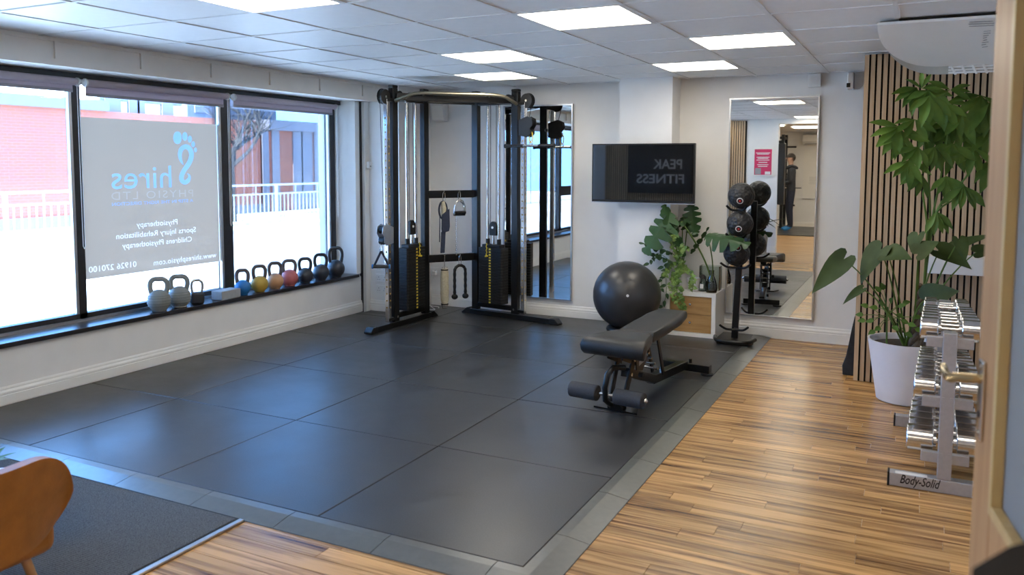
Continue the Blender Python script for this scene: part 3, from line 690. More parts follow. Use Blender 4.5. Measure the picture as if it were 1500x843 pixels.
# ================================================================== AIR CONDITIONER
ac = thing('air_conditioner', 'white air conditioner under the ceiling in front of the slat wall', 'air conditioner', (.4, 5.2, 2.1))
m_ac = mat('ac_white', (.84, .83, .79), .4, var=.02, scale=6)
def ac_loft(secs):
    m = M(); n = len(secs[0])
    vs = [v for s_ in secs for v in s_]
    fs = [(i*n+j, i*n+(j+1) % n, (i+1)*n+(j+1) % n, (i+1)*n+j) for i in range(len(secs)-1) for j in range(n)]
    fs += [tuple(range(n)), tuple(range((len(secs)-1)*n, len(secs)*n))]; return m.add(vs, fs)
def acY(s): return 4.98+.60*math.sqrt(max(0, 1-(1-min(s/.30, 1))**2))
panel = []; grl = []; lip = []
X0 = -.245; XE = 1.1
for s_ in [0, .004, .012, .025, .045, .07, .10, .14, .19, .24, .30, .6, XE-X0]:
    x = X0+s_; Yf = acY(s_); k = (Yf-4.90)/.68
    zf = 2.305-.165*k
    panel.append([(x, 4.90, 2.306), (x, 4.90, 2.292), (x, Yf, zf-.012), (x, Yf+.008, zf), (x, Yf, zf+.012), (x, 4.91, 2.306)])
    g = .012 if s_ < .004 else 0
    Yg = 4.98+(Yf-4.98)*1.0; zg = zf
    grl.append([(x+.012, 4.95, 2.318), (x+.012, Yg-.012, zg+.010), (x+.012, Yg+.075*k+.01, zg-.055*k+.004), (x+.012, Yg+.16*k, 2.318)])
M().bb((-.14, 4.915, 2.300), (XE, 4.93, 2.3195)).build('gap_shadow_strip', m_blackpl, ac)  # black strip put in as the shadow between unit and ceiling
ac_loft(panel).build('bottom_panel', m_ac, ac, True)
ac_loft(grl).build('body', mat('ac_body', (.52, .52, .48), .5, var=.03), ac, True)
for k in range(16):
    x = .13+k*.055
    M().beam((x, 5.575, 2.136), (x+.03, 5.665, 2.088), .012, .010).build('louvre', m_ac, ac)
for k in range(4): M().beam((.12, 5.575+.025*k, 2.138-.0145*k), (XE, 5.575+.025*k, 2.138-.0145*k), .006, .010).build('louvre_bar', m_ac, ac)
m_print = mat('grey_print', (.12, .12, .12), .6)
def on_panel(x, y):   # point on the sloping panel underside
    d = ray(x, y); n = Vector((0, .177, .68)).normalized(); P = Vector((0, 4.90, 2.290)); C = Vector((0, 0, CAMH)); t = (P-C).dot(n)/d.dot(n); return C+d*t-n*.001
for rows, x0, x1, yy, st in ((3, 1418, 1462, 32, 3.2), (8, 1438, 1452, 46, 3.3)):
    for k in range(rows):
        A, B = on_panel(x0+random.uniform(0, 3), yy+k*st-(0)), on_panel(x1-random.uniform(0, 8), yy+k*st-1.2)
        M().beam(A, B, .006, .0015).build('printed_line', m_print, ac)

# ================================================================== KETTLEBELLS + BLOCK
def kettlebell(name, label, x, y, Rb, H, mb, mh, rings=False, flat=False):
    t = thing(name, label, 'kettlebell', (x, y, .4005), R(50)+random.uniform(-.18, .18), 'kettlebells on the window sill')
    zb = Rb*.93; prof = [(0, 0), (Rb*.55, 0), (Rb*.62, .004)]
    for i in range(1, 15):
        tt = -R(62)+R(150)*i/14; r_ = Rb*math.cos(tt)
        if rings and i in (3, 5, 7, 9): r_ *= .955
        prof.append((max(r_, .002), zb+Rb*math.sin(tt)))
    m = M().lathe(prof, 28)
    if flat: # cube-like body with rounded corners
        m = M().box((0, 0, Rb*.8), (Rb*1.75, Rb*1.4, Rb*1.6))
    m.build('body', mb, t, True, world=False, bevel=.018 if flat else 0, seg=3)
    if rings:
        for q_ in (-.45, -.2, .05, .3, .5):
            M().tube([Vector((Rb*math.cos(q_)*math.cos(2*math.pi*j/28), Rb*math.cos(q_)*math.sin(2*math.pi*j/28), zb+Rb*math.sin(q_))) for j in range(28)], .0026, 6, True).build('ring_ridge', kb('ridge_grey', (.17, .18, .17)), t, True, world=False)
    z0 = zb+Rb*.55; zt_ = H-.016; hw_ = Rb*.72
    pts = [(-hw_*.78, 0, z0), (-hw_*.98, 0, z0+(zt_-z0)*.45), (-hw_*.92, 0, z0+(zt_-z0)*.80), (-hw_*.55, 0, zt_), (0, 0, zt_+.002), (hw_*.55, 0, zt_), (hw_*.92, 0, z0+(zt_-z0)*.80), (hw_*.98, 0, z0+(zt_-z0)*.45), (hw_*.78, 0, z0)]
    M().tube([Vector(q) for q in smoothpts(pts, 4)], (.019 if rings else .0165) if not flat else .011, 12).build('handle', mh, t, True, world=False)
    return t
kb = lambda n, c, r=.5: mat('kettlebell_'+n, c, r, var=.08, scale=20, bump=.05, bscale=300)
k_gr, k_bk, k_bl, k_ye = kb('stone_grey', (.25, .26, .24)), kb('black', (.028, .030, .034), .42), kb('blue', (.015, .16, .45)), kb('yellow', (.46, .30, .045))
k_or, k_re, k_h = kb('orange', (.52, .27, .13)), kb('red', (.46, .12, .11)), kb('handle_steel', (.10, .085, .09), .4)
KX = -5.225
KB = [(232, 'leftmost grey ringed kettlebell on the sill', .087, .262, k_gr, k_gr, True, False), (262, 'second grey ringed kettlebell, touching the leftmost one', .087, .258, k_gr, k_gr, True, False),
      (288, 'small dark kettlebell with a thin chrome handle', .060, .205, k_bk, m_chrome, False, True), (355, 'blue kettlebell beside the grey foam block', .068, .228, k_bl, k_h, False, False),
      (380, 'yellow kettlebell between the blue and orange ones', .074, .242, k_ye, k_h, False, False), (403, 'orange kettlebell between the yellow and red ones', .074, .248, k_or, k_h, False, False),
      (424, 'red kettlebell between the orange and black ones', .080, .250, k_re, k_h, False, False), (447, 'black kettlebell next to the red one', .076, .246, k_bk, k_bk, False, False),
      (470, 'middle of the three black kettlebells', .080, .262, k_bk, k_bk, False, False), (492, 'largest black kettlebell at the far end of the sill', .090, .305, k_bk, k_bk, False, False)]
for xp, lab, Rb, H, mb, mh, rg, fl in KB:
    c = pxx(xp, 410, KX); kb_o = kettlebell('kettlebell', lab, KX, c.y, Rb, H, mb, mh, rg, fl)
c = pxx(330, 430, KX)
tag(M().box((KX+.01, c.y, .4005+.0375), (.115, .225, .075), R(4)).build('foam_block', mat('grey_foam_block', (.30, .31, .31), .8, var=.06, bump=.1), bevel=.005), 'grey foam block between the kettlebells on the sill', 'block')

# ================================================================== CABLE MACHINE
A0, B0 = Vector((-4.416, 5.99, 0)), Vector((-4.369, 6.947, 0)); dL = (B0-A0).normalized()
C0, D0 = Vector((-4.094, 7.301, 0)), Vector((-3.08, 7.138, 0)); dR = (D0-C0).normalized()
cm = thing('cable_machine', 'black corner cable machine with two weight stacks and chrome rails', 'gym machine', (-4.0, 6.9, .0))
TW = {}
plate0 = None
def tower(O, du, dv, fend, zcar, zstk, nplate):
    global plate0
    Z = Vector((0, 0, 1))
    P = lambda u, v, z: O+du*u+dv*v+Z*z
    def bm_(name, a, b, wd, ht, m=m_black, side=None, bev=.004): return M().beam(a, b, wd, ht, side).build(name, m, cm, bevel=bev)
    bm_('foot', P(-.03, 0, .028), P(fend-.06, 0, .028), .075, .05)
    M().prism([P(fend-.08, -.043, .001), P(fend-.08, -.043, .058), P(fend-.02, -.043, .058), P(fend+.02, -.043, .018), P(fend+.02, -.043, .001)], dv*.086).build('foot_cap', m_blackpl, cm, bevel=.006)
    M().prism([P(-.015, -.043, .001), P(-.015, -.043, .062), P(-.045, -.043, .062), P(-.11, -.043, .012), P(-.11, -.043, .001)], dv*.086).build('foot_cap', m_blackpl, cm, bevel=.004)
    for u in (.05, .545):
        bm_('upright', P(u, 0, .053), P(u, 0, 2.235), .055, .075, side=du)
        M().beam(P(u, 0, 2.235), P(u, 0, 2.262), .060, .080, side=du).build('post_cap', m_blackpl, cm, bevel=.008)
    bm_('top_beam', P(.09, 0, 2.155), P(.505, 0, 2.155), .05, .075)
    bm_('base_beam', P(.085, 0, .105), P(.505, 0, .105), .05, .045)
    bm_('rail_bracket', P(.58, 0, .085), P(.66, 0, .085), .05, .03); bm_('rail_bracket', P(.58, 0, 2.12), P(.66, 0, 2.12), .05, .03)
    for v in (-.03, .03): M().cyl(P(.545, v*1.1, .1), P(.545, v*1.25, .1), .012, n=10).build('bolt', m_chrome, cm)
    bm_('chrome_rail', P(.64, 0, .062), P(.64, 0, 2.13), .045, .045, m_chrome, side=du, bev=.005)
    hl = M()
    for k in range(28):
        z = .20+k*.065
        hl.cyl(P(.64, .0228, z), P(.64, .0238, z), .0085, n=10); hl.cyl(P(.6628, 0, z), P(.6638, 0, z), .0085, n=10)
    tag(hl.build('rail_holes', mat('brass_hole', (.34, .22, .06), .5), cm), kind='stuff')
    # top pulleys
    for u, z in ((.675, 2.145), (.46, 2.165), (.27, 2.165)):
        rr = .068 if u > .6 else .05
        M().cyl(P(u, -.018, z), P(u, .018, z), rr, n=24).build('pulley', m_blackpl, cm, True)
        M().cyl(P(u, .018, z), P(u, .023, z), .012, n=12).build('pulley_axle', m_chrome, cm, True)
    M().prism([P(.675+.075*math.cos(t), -.026, 2.145+.075*math.sin(t)) for t in [R(-60)+R(200)*i/10 for i in range(11)]]+[P(.56, -.026, 2.11)], dv*.007).build('pulley_guard', m_black, cm)
    for u in (.20, .34): M().cyl(P(u, 0, .12), P(u, 0, 2.12), .0125, n=12).build('guide_rod', m_chrome, cm, True)
    # weight stack
    ph = zstk/nplate
    for k in range(nplate):
        z = .135+ph*k
        mpl = M(); hu, hv = .150, .060
        mpl.prism([P(.27+a*hu, b*hv, z) for a, b in ((-1, -.8), (-.9, -1), (.9, -1), (1, -.8), (1, .8), (.9, 1), (-.9, 1), (-1, .8))], Z*(ph-.0022))
        p_ = mpl.build('weight_plate', m_plate, cm)
        M().prism([P(.27+a*.012, .0602, z+ph*.5-.0022/2+b*.0075) for a, b in ((-1, -1), (1, -1), (1, 1), (-1, 1))], dv*.0010).build('number_label', m_yellow, p_)
    zt_ = .135+zstk
    M().prism([P(.27+a*.11, b*.045, zt_) for a, b in ((-1, -1), (1, -1), (1, 1), (-1, 1))], Z*.03).build('top_plate', m_plate, cm, bevel=.004)
    for u in (.20, .34): M().cyl(P(u, 0, zt_+.03), P(u, 0, zt_+.085), .021, n=14).build('guide_bush', m_blackpl, cm, True)
    M().cyl(P(.27, 0, zt_+.03), P(.27, 0, zt_+.12), .012, n=12).build('lift_stem', m_chrome, cm, True)
    M().prism([P(.27+a, -.016, zt_+b) for a, b in ((-.042, .12), (.042, .12), (.042, .22), (.03, .25), (.0, .262), (-.03, .25), (-.042, .22))], dv*.032).build('lift_pulley', m_blackpl, cm, bevel=.003)
    M().cyl(P(.27, .016, zt_+.2), P(.27, .021, zt_+.2), .012, n=12).build('pulley_axle', m_wht, cm, True)
    for u in (.235, .305): M().cyl(P(u, 0, zt_+.20), P(u, 0, 2.14), .003, n=6).build('cable', m_blackpl, cm)
    M().cyl(P(.675+.062, 0, 2.14), P(.70, .0, zcar+.10), .003, n=6).build('cable', m_blackpl, cm)
    # selector pin with coiled yellow cord
    M().tube([P(.235+.006*math.sin(i*1.9), .068+.004*math.cos(i*1.9), zt_+.045-i*.012) for i in range(11)], .005, 6).build('selector_cord', m_yellow, cm, True)
    M().cyl(P(.24, .060, zt_-.085), P(.24, .095, zt_-.085), .009, n=10).build('selector_pin', m_yellow, cm, True)
    # carriage
    for v in (-.034, .034):
        M().prism([P(.60, v-.003, zcar-.075), P(.60, v-.003, zcar+.075), P(.70, v-.003, zcar+.11), P(.755, v-.003, zcar+.085), P(.765, v-.003, zcar+.03), P(.735, v-.003, zcar-.01), P(.74, v-.003, zcar-.06), P(.70, v-.003, zcar-.09)], dv*.006).build('carriage_plate', m_alu if zcar < 1 else m_blackpl, cm, bevel=.002)
    for z in (zcar+.055, zcar-.045): M().cyl(P(.712, -.028, z), P(.712, .028, z), .036, n=20).build('carriage_pulley', m_blackpl, cm, True)
    M().cyl(P(.60, -.034, zcar), P(.60, -.085, zcar), .010, n=10).build('pull_pin', m_chrome, cm, True)
    M().sphere(P(.60, -.10, zcar), .019, 14, 10).build('pin_knob', m_blackpl, cm, True)
    return P
vL = Vector((0, 0, 1)).cross(-dL); vL = vL if vL.x > 0 else -vL
vR = Vector((0, 0, 1)).cross(dR); vR = vR if vR.y < 0 else -vR
PL = tower(A0+dL*.905, -dL, vL, .93, .876, .60, 20)
PR = tower(C0, dR, vR, 1.05, 1.885, .565, 20)
# rear cross members with coat-hook rails
ra_, rb_ = PL(.05, 0, 0), PR(.05, 0, 0); dx = (rb_-ra_).normalized(); Z = Vector((0, 0, 1))
for z, h_, nm in ((2.165, .075, 'cross_beam'), (1.235, .075, 'accessory_rail'), (.595, .075, 'accessory_rail')):
    M().beam(ra_+dx*.03+Z*z, rb_-dx*.03+Z*z, .05, h_).build(nm, m_black, cm, bevel=.004)
# pull-up bar between the front uprights
fa, fb = PL(.545, 0, 0), PR(.545, 0, 0); df = (fb-fa).normalized(); nf = Vector((df.y, -df.x, 0))
if nf.dot(Vector((1, -1, 0))) < 0: nf = -nf
M().beam(fa+df*.03+Z*2.155, fb-df*.03+Z*2.155, .05, .07).build('front_beam', m_black, cm, bevel=.004)
m_bar = mat('satin_bar', (.30, .28, .21), .32, .8, var=.05)
M().tube([Vector(q) for q in smoothpts([tuple(v) for v in (fa+df*.01+nf*.04+Z*2.115, fa+df*.10+nf*.10+Z*2.15, fa+df*.22+nf*.125+Z*2.185, fa+df*.60+nf*.125+Z*2.188, fb-df*.22+nf*.125+Z*2.185, fb-df*.10+nf*.10+Z*2.15, fb-df*.01+nf*.04+Z*2.115)], 5)], .0165, 12).build('pull_up_bar', m_bar, cm, True)
for s_ in (.28, .92): M().tube([fa+df*s_+Z*2.18, fa+df*s_+nf*.07+Z*2.19, fa+df*s_+nf*.122+Z*2.187], .013, 10).build('bar_support', m_bar, cm, True)
# hooks
HK = {}
for nm, xp, z in (('belt', 648, 1.255), ('handles', 670.5, 1.255), ('pad', 649, .615), ('rope', 671.5, .615)):
    n_ = Vector((dx.y, -dx.x, 0)); n_ = n_ if n_.y < 0 else -n_
    d = ray(xp, 284 if z > 1 else 377); P0 = ra_+n_*.027; t = (P0-Vector((0, 0, CAMH))).dot(n_)/d.dot(n_); q = Vector((0, 0, CAMH))+d*t; q.z = z
    M().tube([q, q+n_*.03, q+n_*.045+Z*.012], .006, 8).build('hook', m_chrome, cm, True); HK[nm] = q+n_*.038; HN = n_
# hung accessories
def ringpts(c, rx, rz_, ax, n=20): return [c+ax*rx*math.cos(2*math.pi*i/n)+Z*rz_*math.sin(2*math.pi*i/n) for i in range(n)]
m_navy = mat('navy_webbing', (.020, .028, .055), .7, var=.2, bump=.2); m_felt = mat('cream_fleece', (.52, .46, .32), .95, var=.12, scale=60, bump=.6, bscale=160)
q = HK['belt']; t = thing('ankle_belt', 'navy padded belt hanging from the upper hook rail', 'strap', q)
M().tube(ringpts(q+Z*-.045, .014, .05, dx), .004, 6, True).build('carabiner', m_chrome, t, True)
M().tube(ringpts(q+Z*-.175-dx*.01, .042, .085, dx), [.010]*20, 8, True).build('belt_loop', m_navy, t, True)
M().tube([q+Z*-.09-dx*.012, q+Z*-.16-dx*.0, q+Z*-.23-dx*.005], [.02, .026, .018], 8).build('fleece_lining', m_felt, t, True)
M().prism([q+dx*a+HN*.012+Z*b for a, b in ((-.03, -.22), (.05, -.16), (.055, -.34), (.045, -.385), (-.03, -.40), (-.035, -.36))], HN*.016).build('pad', m_navy, t, bevel=.006)
M().prism([q+dx*a+HN*.010+Z*b for a, b in ((-.035, -.39), (.012, -.39), (.0, -.60), (-.045, -.60))], HN*.006).build('strap', m_navy, t); M().prism([q+dx*a+HN*.004+Z*b for a, b in ((-.05, -.20), (-.042, -.20), (-.045, -.49), (-.055, -.49))], HN*.004).build('strap', m_navy, t)
q = HK['handles']; t = thing('chrome_stirrups', 'pair of chrome stirrup handles with a chain on the upper hook rail', 'handle', q)
M().tube(ringpts(q+Z*-.035, .013, .042, dx), .004, 6, True).build('carabiner', m_chrome, t, True)
for k, (o_, dz) in enumerate(((0, 0), (.018, .03))):
    b_ = q+HN*o_+Z*(-.07+dz*.6)
    M().tube([b_-dx*.055+Z*-.15, b_-dx*.055+Z*-.09, b_-dx*.035+Z*-.04, b_+Z*-.015, b_+dx*.035+Z*-.04, b_+dx*.055+Z*-.09, b_+dx*.055+Z*-.15], .006, 8).build('stirrup', m_chrome, t, True)
    M().cyl(b_-dx*.06+Z*-.15, b_+dx*.06+Z*-.15, .016, n=14).build('grip', m_blackpl, t, True)
for k in range(18):
    c_ = q-dx*.03+HN*-.01+Z*(-.26-.021*k); ax = dx if k % 2 else HN
    M().tube(ringpts(c_, .007, .014, ax, 10), .002, 5, True).build('chain_link', m_chrome, t, True)
q = HK['pad']; t = thing('fleece_pad', 'cream fleece sleeve hanging from the lower hook rail', 'pad', q)
M().cyl(q, q+Z*-.12, .0045, n=8).build('hook_rod', m_chrome, t, True)
M().tube([q+Z*-.11-dx*.03, q+Z*-.10, q+Z*-.11+dx*.03], .005, 6).build('yoke', m_chrome, t, True)
M().tube([q+Z*(-.12-.035*i) for i in range(11)], [.030, .040, .041, .043, .040, .043, .041, .044, .041, .040, .030], 14).build('sleeve', m_felt, t, True)
for z in (-.125, -.47): M().cyl(q+Z*z, q+Z*(z-.012), .038, n=16).build('end_band', m_blackpl, t, True)
M().tube([q+Z*-.48-dx*.03, q+Z*-.52-dx*.02, q+Z*-.52+dx*.02, q+Z*-.48+dx*.03], .004, 6).build('end_ring', m_chrome, t, True)
q = HK['rope']; t = thing('triceps_rope', 'black braided rope handle hanging from the lower hook rail', 'rope', q)
M().tube(ringpts(q+Z*-.045, .012, .05, dx), .004, 6, True).build('carabiner', m_chrome, t, True)
base = [q+Z*-.105+dx*(-.062*math.cos(math.pi*i/12)*.95)+Z*(.06*math.sin(math.pi*i/12)-.05) for i in range(13)]
path = [base[0]+Z*(-.24+.03*i) for i in range(8)]+base+[base[-1]+Z*(-.03*(i+1)) for i in range(8)]
M().tube(path, [.0145+(.0022 if i % 2 else -.0012) for i in range(len(path))], 10).build('braided_rope', m_blackpl, t, True)
for p_ in (path[0], path[-1]): M().sphere(p_+Z*-.015, .033, 16, 10, (1, 1, .85)).build('end_stop', m_blackpl, t, True)
q = PL(.745, .0, .80); t = thing('stirrup_grip', 'black stirrup handle hanging from the left tower carriage', 'handle', q)
M().tube(ringpts(q+Z*-.03, .013, .035, dL), .004, 6, True).build('carabiner', m_chrome, t, True)
gx = (dL*.5+vL*.86).normalized()
M().prism([q+Z*-.06-gx*.008, q+Z*-.06+gx*.008, q+Z*-.20+gx*.075, q+Z*-.20+gx*.06], dL*.012).build('strap', m_navy, t); M().prism([q+Z*-.06-gx*.008, q+Z*-.06+gx*.008, q+Z*-.20-gx*.06, q+Z*-.20-gx*.075], dL*.012).build('strap', m_navy, t)
M().cyl(q+Z*-.205-gx*.075, q+Z*-.205+gx*.075, .017, n=14).build('grip', m_foam, t, True)
for s_ in (-1, 1): M().cyl(q+Z*-.205+gx*s_*.072, q+Z*-.205+gx*s_*.084, .021, n=14).build('end_cap', k_bl, t, True)
# straight bar on the right tower
q = PR(.735, .02, 1.80); t = thing('straight_bar', 'short chrome bar with black grips hanging from the right tower', 'bar', q)
M().tube(ringpts(q+Z*-.005, .02, .055, dR), .005, 6, True).build('carabiner', m_yellow, t, True)
M().tube(ringpts(q+Z*-.065, .016, .02, dR), .005, 6, True).build('swivel_ring', m_chrome, t, True)
bz = q+Z*-.088
M().cyl(bz-dR*.30, bz+dR*.26, .0125, n=14).build('rod', m_chrome, t, True)
for a, b in ((-.29, -.09), (.09, .25)): M().cyl(bz+dR*a, bz+dR*b, .0165, n=14).build('grip', m_blackpl, t, True)
for a in (-.30, .26): M().cyl(bz+dR*(a-.008), bz+dR*(a+.008), .022, n=14).build('end_collar', m_blackpl, t, True)

# ================================================================== EXERCISE BALL
t = thing('exercise_ball', 'large anthracite exercise ball in a low ring below the television', 'ball', (-2.324, 6.975, 0))
BC = Vector((-2.324, 6.975, .368))
bm_ = M(); n_ = 48; pr = []
for i in range(1, 36):
    tt = -math.pi/2+math.pi*i/36; rr = .304*math.cos(tt)
    if i in (10, 13, 23, 26): rr -= .0018
    pr.append((rr, .304*math.sin(tt)))
pr = [(.002, -.304)]+pr+[(.002, .304)]
mb = M().lathe(pr, 48); rot = Matrix.Rotation(R(35), 3, 'Y') @ Matrix.Rotation(R(-30), 3, 'X')
mb.v = [BC+rot @ v for v in mb.v]; mb.build('ball_skin', m_ball, t, True)
vd = (Vector((0, 0, CAMH))-BC).normalized(); vd = (vd+Vector((0.02, 0, -.02))).normalized()
M().cyl(BC+vd*.3, BC+vd*.3055, .012, n=14).build('valve_plug', m_wht, t, True)
M().tube([Vector((-2.324+.155*math.cos(2*math.pi*i/32), 6.975+.155*math.sin(2*math.pi*i/32), .062)) for i in range(32)], .028, 10, True).build('ring_stand', m_blackpl, t, True)
M().lathe([(.185, .001), (.185, .012), (.165, .05), (.14, .05), (.15, .001)], 32, (-2.324, 6.975, 0)).build('ring_base', m_blackpl, t, True)

# ================================================================== BENCH
BO = Vector((-1.665, 4.715, 0)); by = Vector((.122, .9925, 0)).normalized(); bx = Vector((by.y, -by.x, 0))
bn = thing('weight_bench', 'black adjustable weight bench with foam leg rollers', 'bench', BO)
Q = lambda a, b, z: BO+bx*a+by*b+Z*z
def pad(outline, thick, ztop, name):
    # outline: (x, y, z) top loop; rounded sides
    n = len(outline); m = M(); rings = []
    cx = sum(o_[0] for o_ in outline)/n; cyy = sum(o_[1] for o_ in outline)/n
    for dz, ins in ((0, .045), (-.004, .018), (-.015, .004), (-.03, 0), (-thick+.012, .002), (-thick, .016)):
        ring = []
        for x, y, z in outline:
            l = math.hypot(x-cx, y-cyy); k = (l-ins)/l; ring.append(Q(cx+(x-cx)*k, cyy+(y-cyy)*k, z+dz))
        rings.append(ring)
    vs = [v for r_ in rings for v in r_]; fs = [(i*n+j, i*n+(j+1) % n, (i+1)*n+(j+1) % n, (i+1)*n+j) for i in range(len(rings)-1) for j in range(n)]
    fs += [tuple(range(n)), tuple(range((len(rings)-1)*n, len(rings)*n))]
    return m.add(vs, fs).build(name, m_vinyl, bn, True)
def dense(poly, n=5):
    out = []
    for i in range(len(poly)):
        a, b = Vector(poly[i]), Vector(poly[(i+1) % len(poly)])
        out += [tuple(a.lerp(b, k/n)) for k in range(n)]
    return out
# seat: wide rolled nose narrowing to the back
seat = M(); prof = []
for i in range(13):   # rolled nose in the y-z plane, from underside round the front to the top
    tt = R(-100)+R(-170)*i/12; prof.append((.052+.050*math.cos(tt), .405+.052*math.sin(tt)))
rows = []
sec = [(.055, .350), (.02, .352), (-.002, .370), (-.012, .40), (-.006, .432), (.015, .452), (.05, .461), (.12, .463), (.22, .463), (.315, .460), (.326, .448), (.326, .405), (.315, .392), (.12, .385)]
wid = lambda yy: .215-.085*max(0, min(1, (yy-.02)/.30))
for f_, dzz in ((-1.0, .018), (-.985, .007), (-.94, 0), (-.6, 0), (0, 0), (.6, 0), (.94, 0), (.985, .007), (1.0, .018)):
    rows.append([Q(f_*wid(yy), yy, zz+(dzz if zz < .42 else -dzz)) for yy, zz in sec])
k_ = len(sec); seat.add([v for r_ in rows for v in r_], [(i*k_+j, i*k_+(j+1) % k_, (i+1)*k_+(j+1) % k_, (i+1)*k_+j) for i in range(len(rows)-1) for j in range(k_)]+[tuple(range(k_)), tuple(range((len(rows)-1)*k_, len(rows)*k_))])
seat.build('seat_pad', m_vinyl, bn, True)
ob_ = dense([(-.125, .345, .462), (.125, .345, .462), (.14, .60, .482), (.135, .80, .498), (.10, .985, .512), (-.10, .985, .512), (-.135, .80, .498), (-.14, .60, .482)], 4)
pad(ob_, .065, .47, 'back_pad')
M().beam(Q(0, .33, .385), Q(0, .93, .432), .06, .03).build('pad_rail', m_black, bn, bevel=.003)
M().bb((0, 0, 0), (0, 0, 0)) if False else None
# frame
def bt(name, a, b, wd, ht, m=m_black): return M().beam(Q(*a), Q(*b), wd, ht).build(name, m, bn, bevel=.004)
bt('base_beam', (0, .20, .22), (0, .62, .085), .06, .06); bt('base_beam', (0, .60, .085), (0, 1.20, .062), .06, .06)
bt('rear_foot', (-.19, 1.23, .045), (.19, 1.23, .045), .06, .055)
for s_ in (-1, 1):
    M().cyl(Q(s_*.165, 1.23, .001), Q(s_*.165, 1.23, .012), .045, n=20).build('foot_pad', m_blackpl, bn, True)
    bt('front_leg', (s_*.055, .24, .375), (s_*.045, .07, .03), .014, .05)
    bt('seat_bracket', (s_*.05, .06, .375), (s_*.05, .26, .30), .010, .09)
    M().cyl(Q(s_*.052, .2, .31), Q(s_*.068, .2, .31), .016, n=12).build('bolt', m_chrome, bn, True)
    M().cyl(Q(s_*.052, .16, .22), Q(s_*.066, .16, .22), .012, n=12).build('bolt', m_chrome, bn, True)
bt('cross_tie', (-.055, .16, .25), (.055, .16, .25), .02, .025); bt('cross_tie', (-.055, .20, .33), (.055, .20, .33), .02, .03)
M().prism([Q(-.15, .06, .001), Q(.15, .06, .001), Q(.10, .19, .001), Q(-.10, .19, .001)], Z*.010).build('front_foot_plate', m_black, bn)
bt('front_foot', (-.055, .085, .028), (.055, .085, .028), .05, .04)
# adjustment sector plate and strut
M().prism([Q(.062, .20, .36), Q(.062, .36, .345), Q(.062, .385, .28), Q(.062, .31, .215), Q(.062, .22, .235)], bx*.008).build('sector_plate', m_black, bn, bevel=.002)
M().prism([Q(.071, .25, .285), Q(.071, .34, .305), Q(.071, .34, .278), Q(.071, .25, .258)], bx*.0015).build('badge', m_grey, bn)
for s_ in (-.04, .04): bt('back_strut', (s_, .60, .40), (s_, .72, .10), .012, .035)
for k in range(4): M().cyl(Q(-.05, .45+.05*k, .30-.045*k), Q(.05, .45+.05*k, .30-.045*k), .009, n=10).build('ladder_pin', m_chrome, bn, True)
M().cyl(Q(.07, .26, .20), Q(.10, .26, .20), .018, n=12).build('pop_pin', m_blackpl, bn, True)
M().cyl(Q(.0, .78, .10), Q(.0, .78, .135), .012, n=10).build('pop_pin', m_chrome, bn, True); M().cyl(Q(.06, 1.17, .09), Q(.06, 1.17, .12), .012, n=10).build('pop_pin', m_black, bn, True)
M().tube([Q(.03, .12, .27), Q(.0, .03, .285), Q(-.015, -.02, .25), Q(-.02, -.045, .17), Q(-.02, -.035, .09), Q(-.01, .02, .05)], .018, 12).build('roller_arm', m_black, bn, True)
M().cyl(Q(-.27, -.03, .125), Q(.24, -.03, .125), .011, n=12).build('roller_axle', m_chrome, bn, True)
for a, b in ((-.265, -.075), (.045, .235)):
    M().lathe([(.012, 0), (.044, 0), (.050, .006), (.050, (b-a)-.006), (.044, b-a), (.012, b-a)], 24).build('x', m_foam) if False else None
    M().cyl(Q(a, -.03, .125), Q(b, -.03, .125), .049, n=28).build('foam_roller', m_foam, bn, True, bevel=.006)
for a in (-.272, .242): M().sphere(Q(a, -.03, .125), .017, 12, 8).build('axle_cap', m_chrome, bn, True)

# ================================================================== CUBE CABINET
cx0, cx1, cy0, cy1, ch = -2.028, -1.578, 7.185, 7.555, .402
cb = thing('cube_cabinet', 'white cube cabinet with two wooden drawers under the plants', 'cabinet', ((cx0+cx1)/2, (cy0+cy1)/2, 0))
th = .036
for A, B, nm in (((cx0, cy0, .001), (cx0+th, cy1, ch), 'side_panel'), ((cx1-th, cy0, .001), (cx1, cy1, ch), 'side_panel'), ((cx0+th, cy0, ch-th), (cx1-th, cy1, ch), 'top_panel'), ((cx0+th, cy0, .001), (cx1-th, cy1, th), 'bottom_panel'), ((cx0+th, cy1-.008, th), (cx1-th, cy1, ch-th), 'back_panel')):
    M().bb(A, B).build(nm, m_white, cb)
zm = (th+ch-th)/2
for za, zb in ((th+.004, zm-.002), (zm+.002, ch-th-.004)):
    d_ = M().bb((cx0+th+.004, cy0+.012, za), (cx1-th-.004, cy1-.03, zb)).build('drawer', m_drawer, cb, bevel=.002)
    kx, kz = (cx0+cx1)/2, (za+zb)/2+.01
    mk = M().lathe([(.004, 0), (.005, .010), (.011, .016), (.010, .022), (.002, .024)], 14); mk.v = [Vector((kx+v.x, cy0+.012-v.z, kz+v.y)) for v in mk.v]
    mk.build('knob', m_chrome, d_, True)

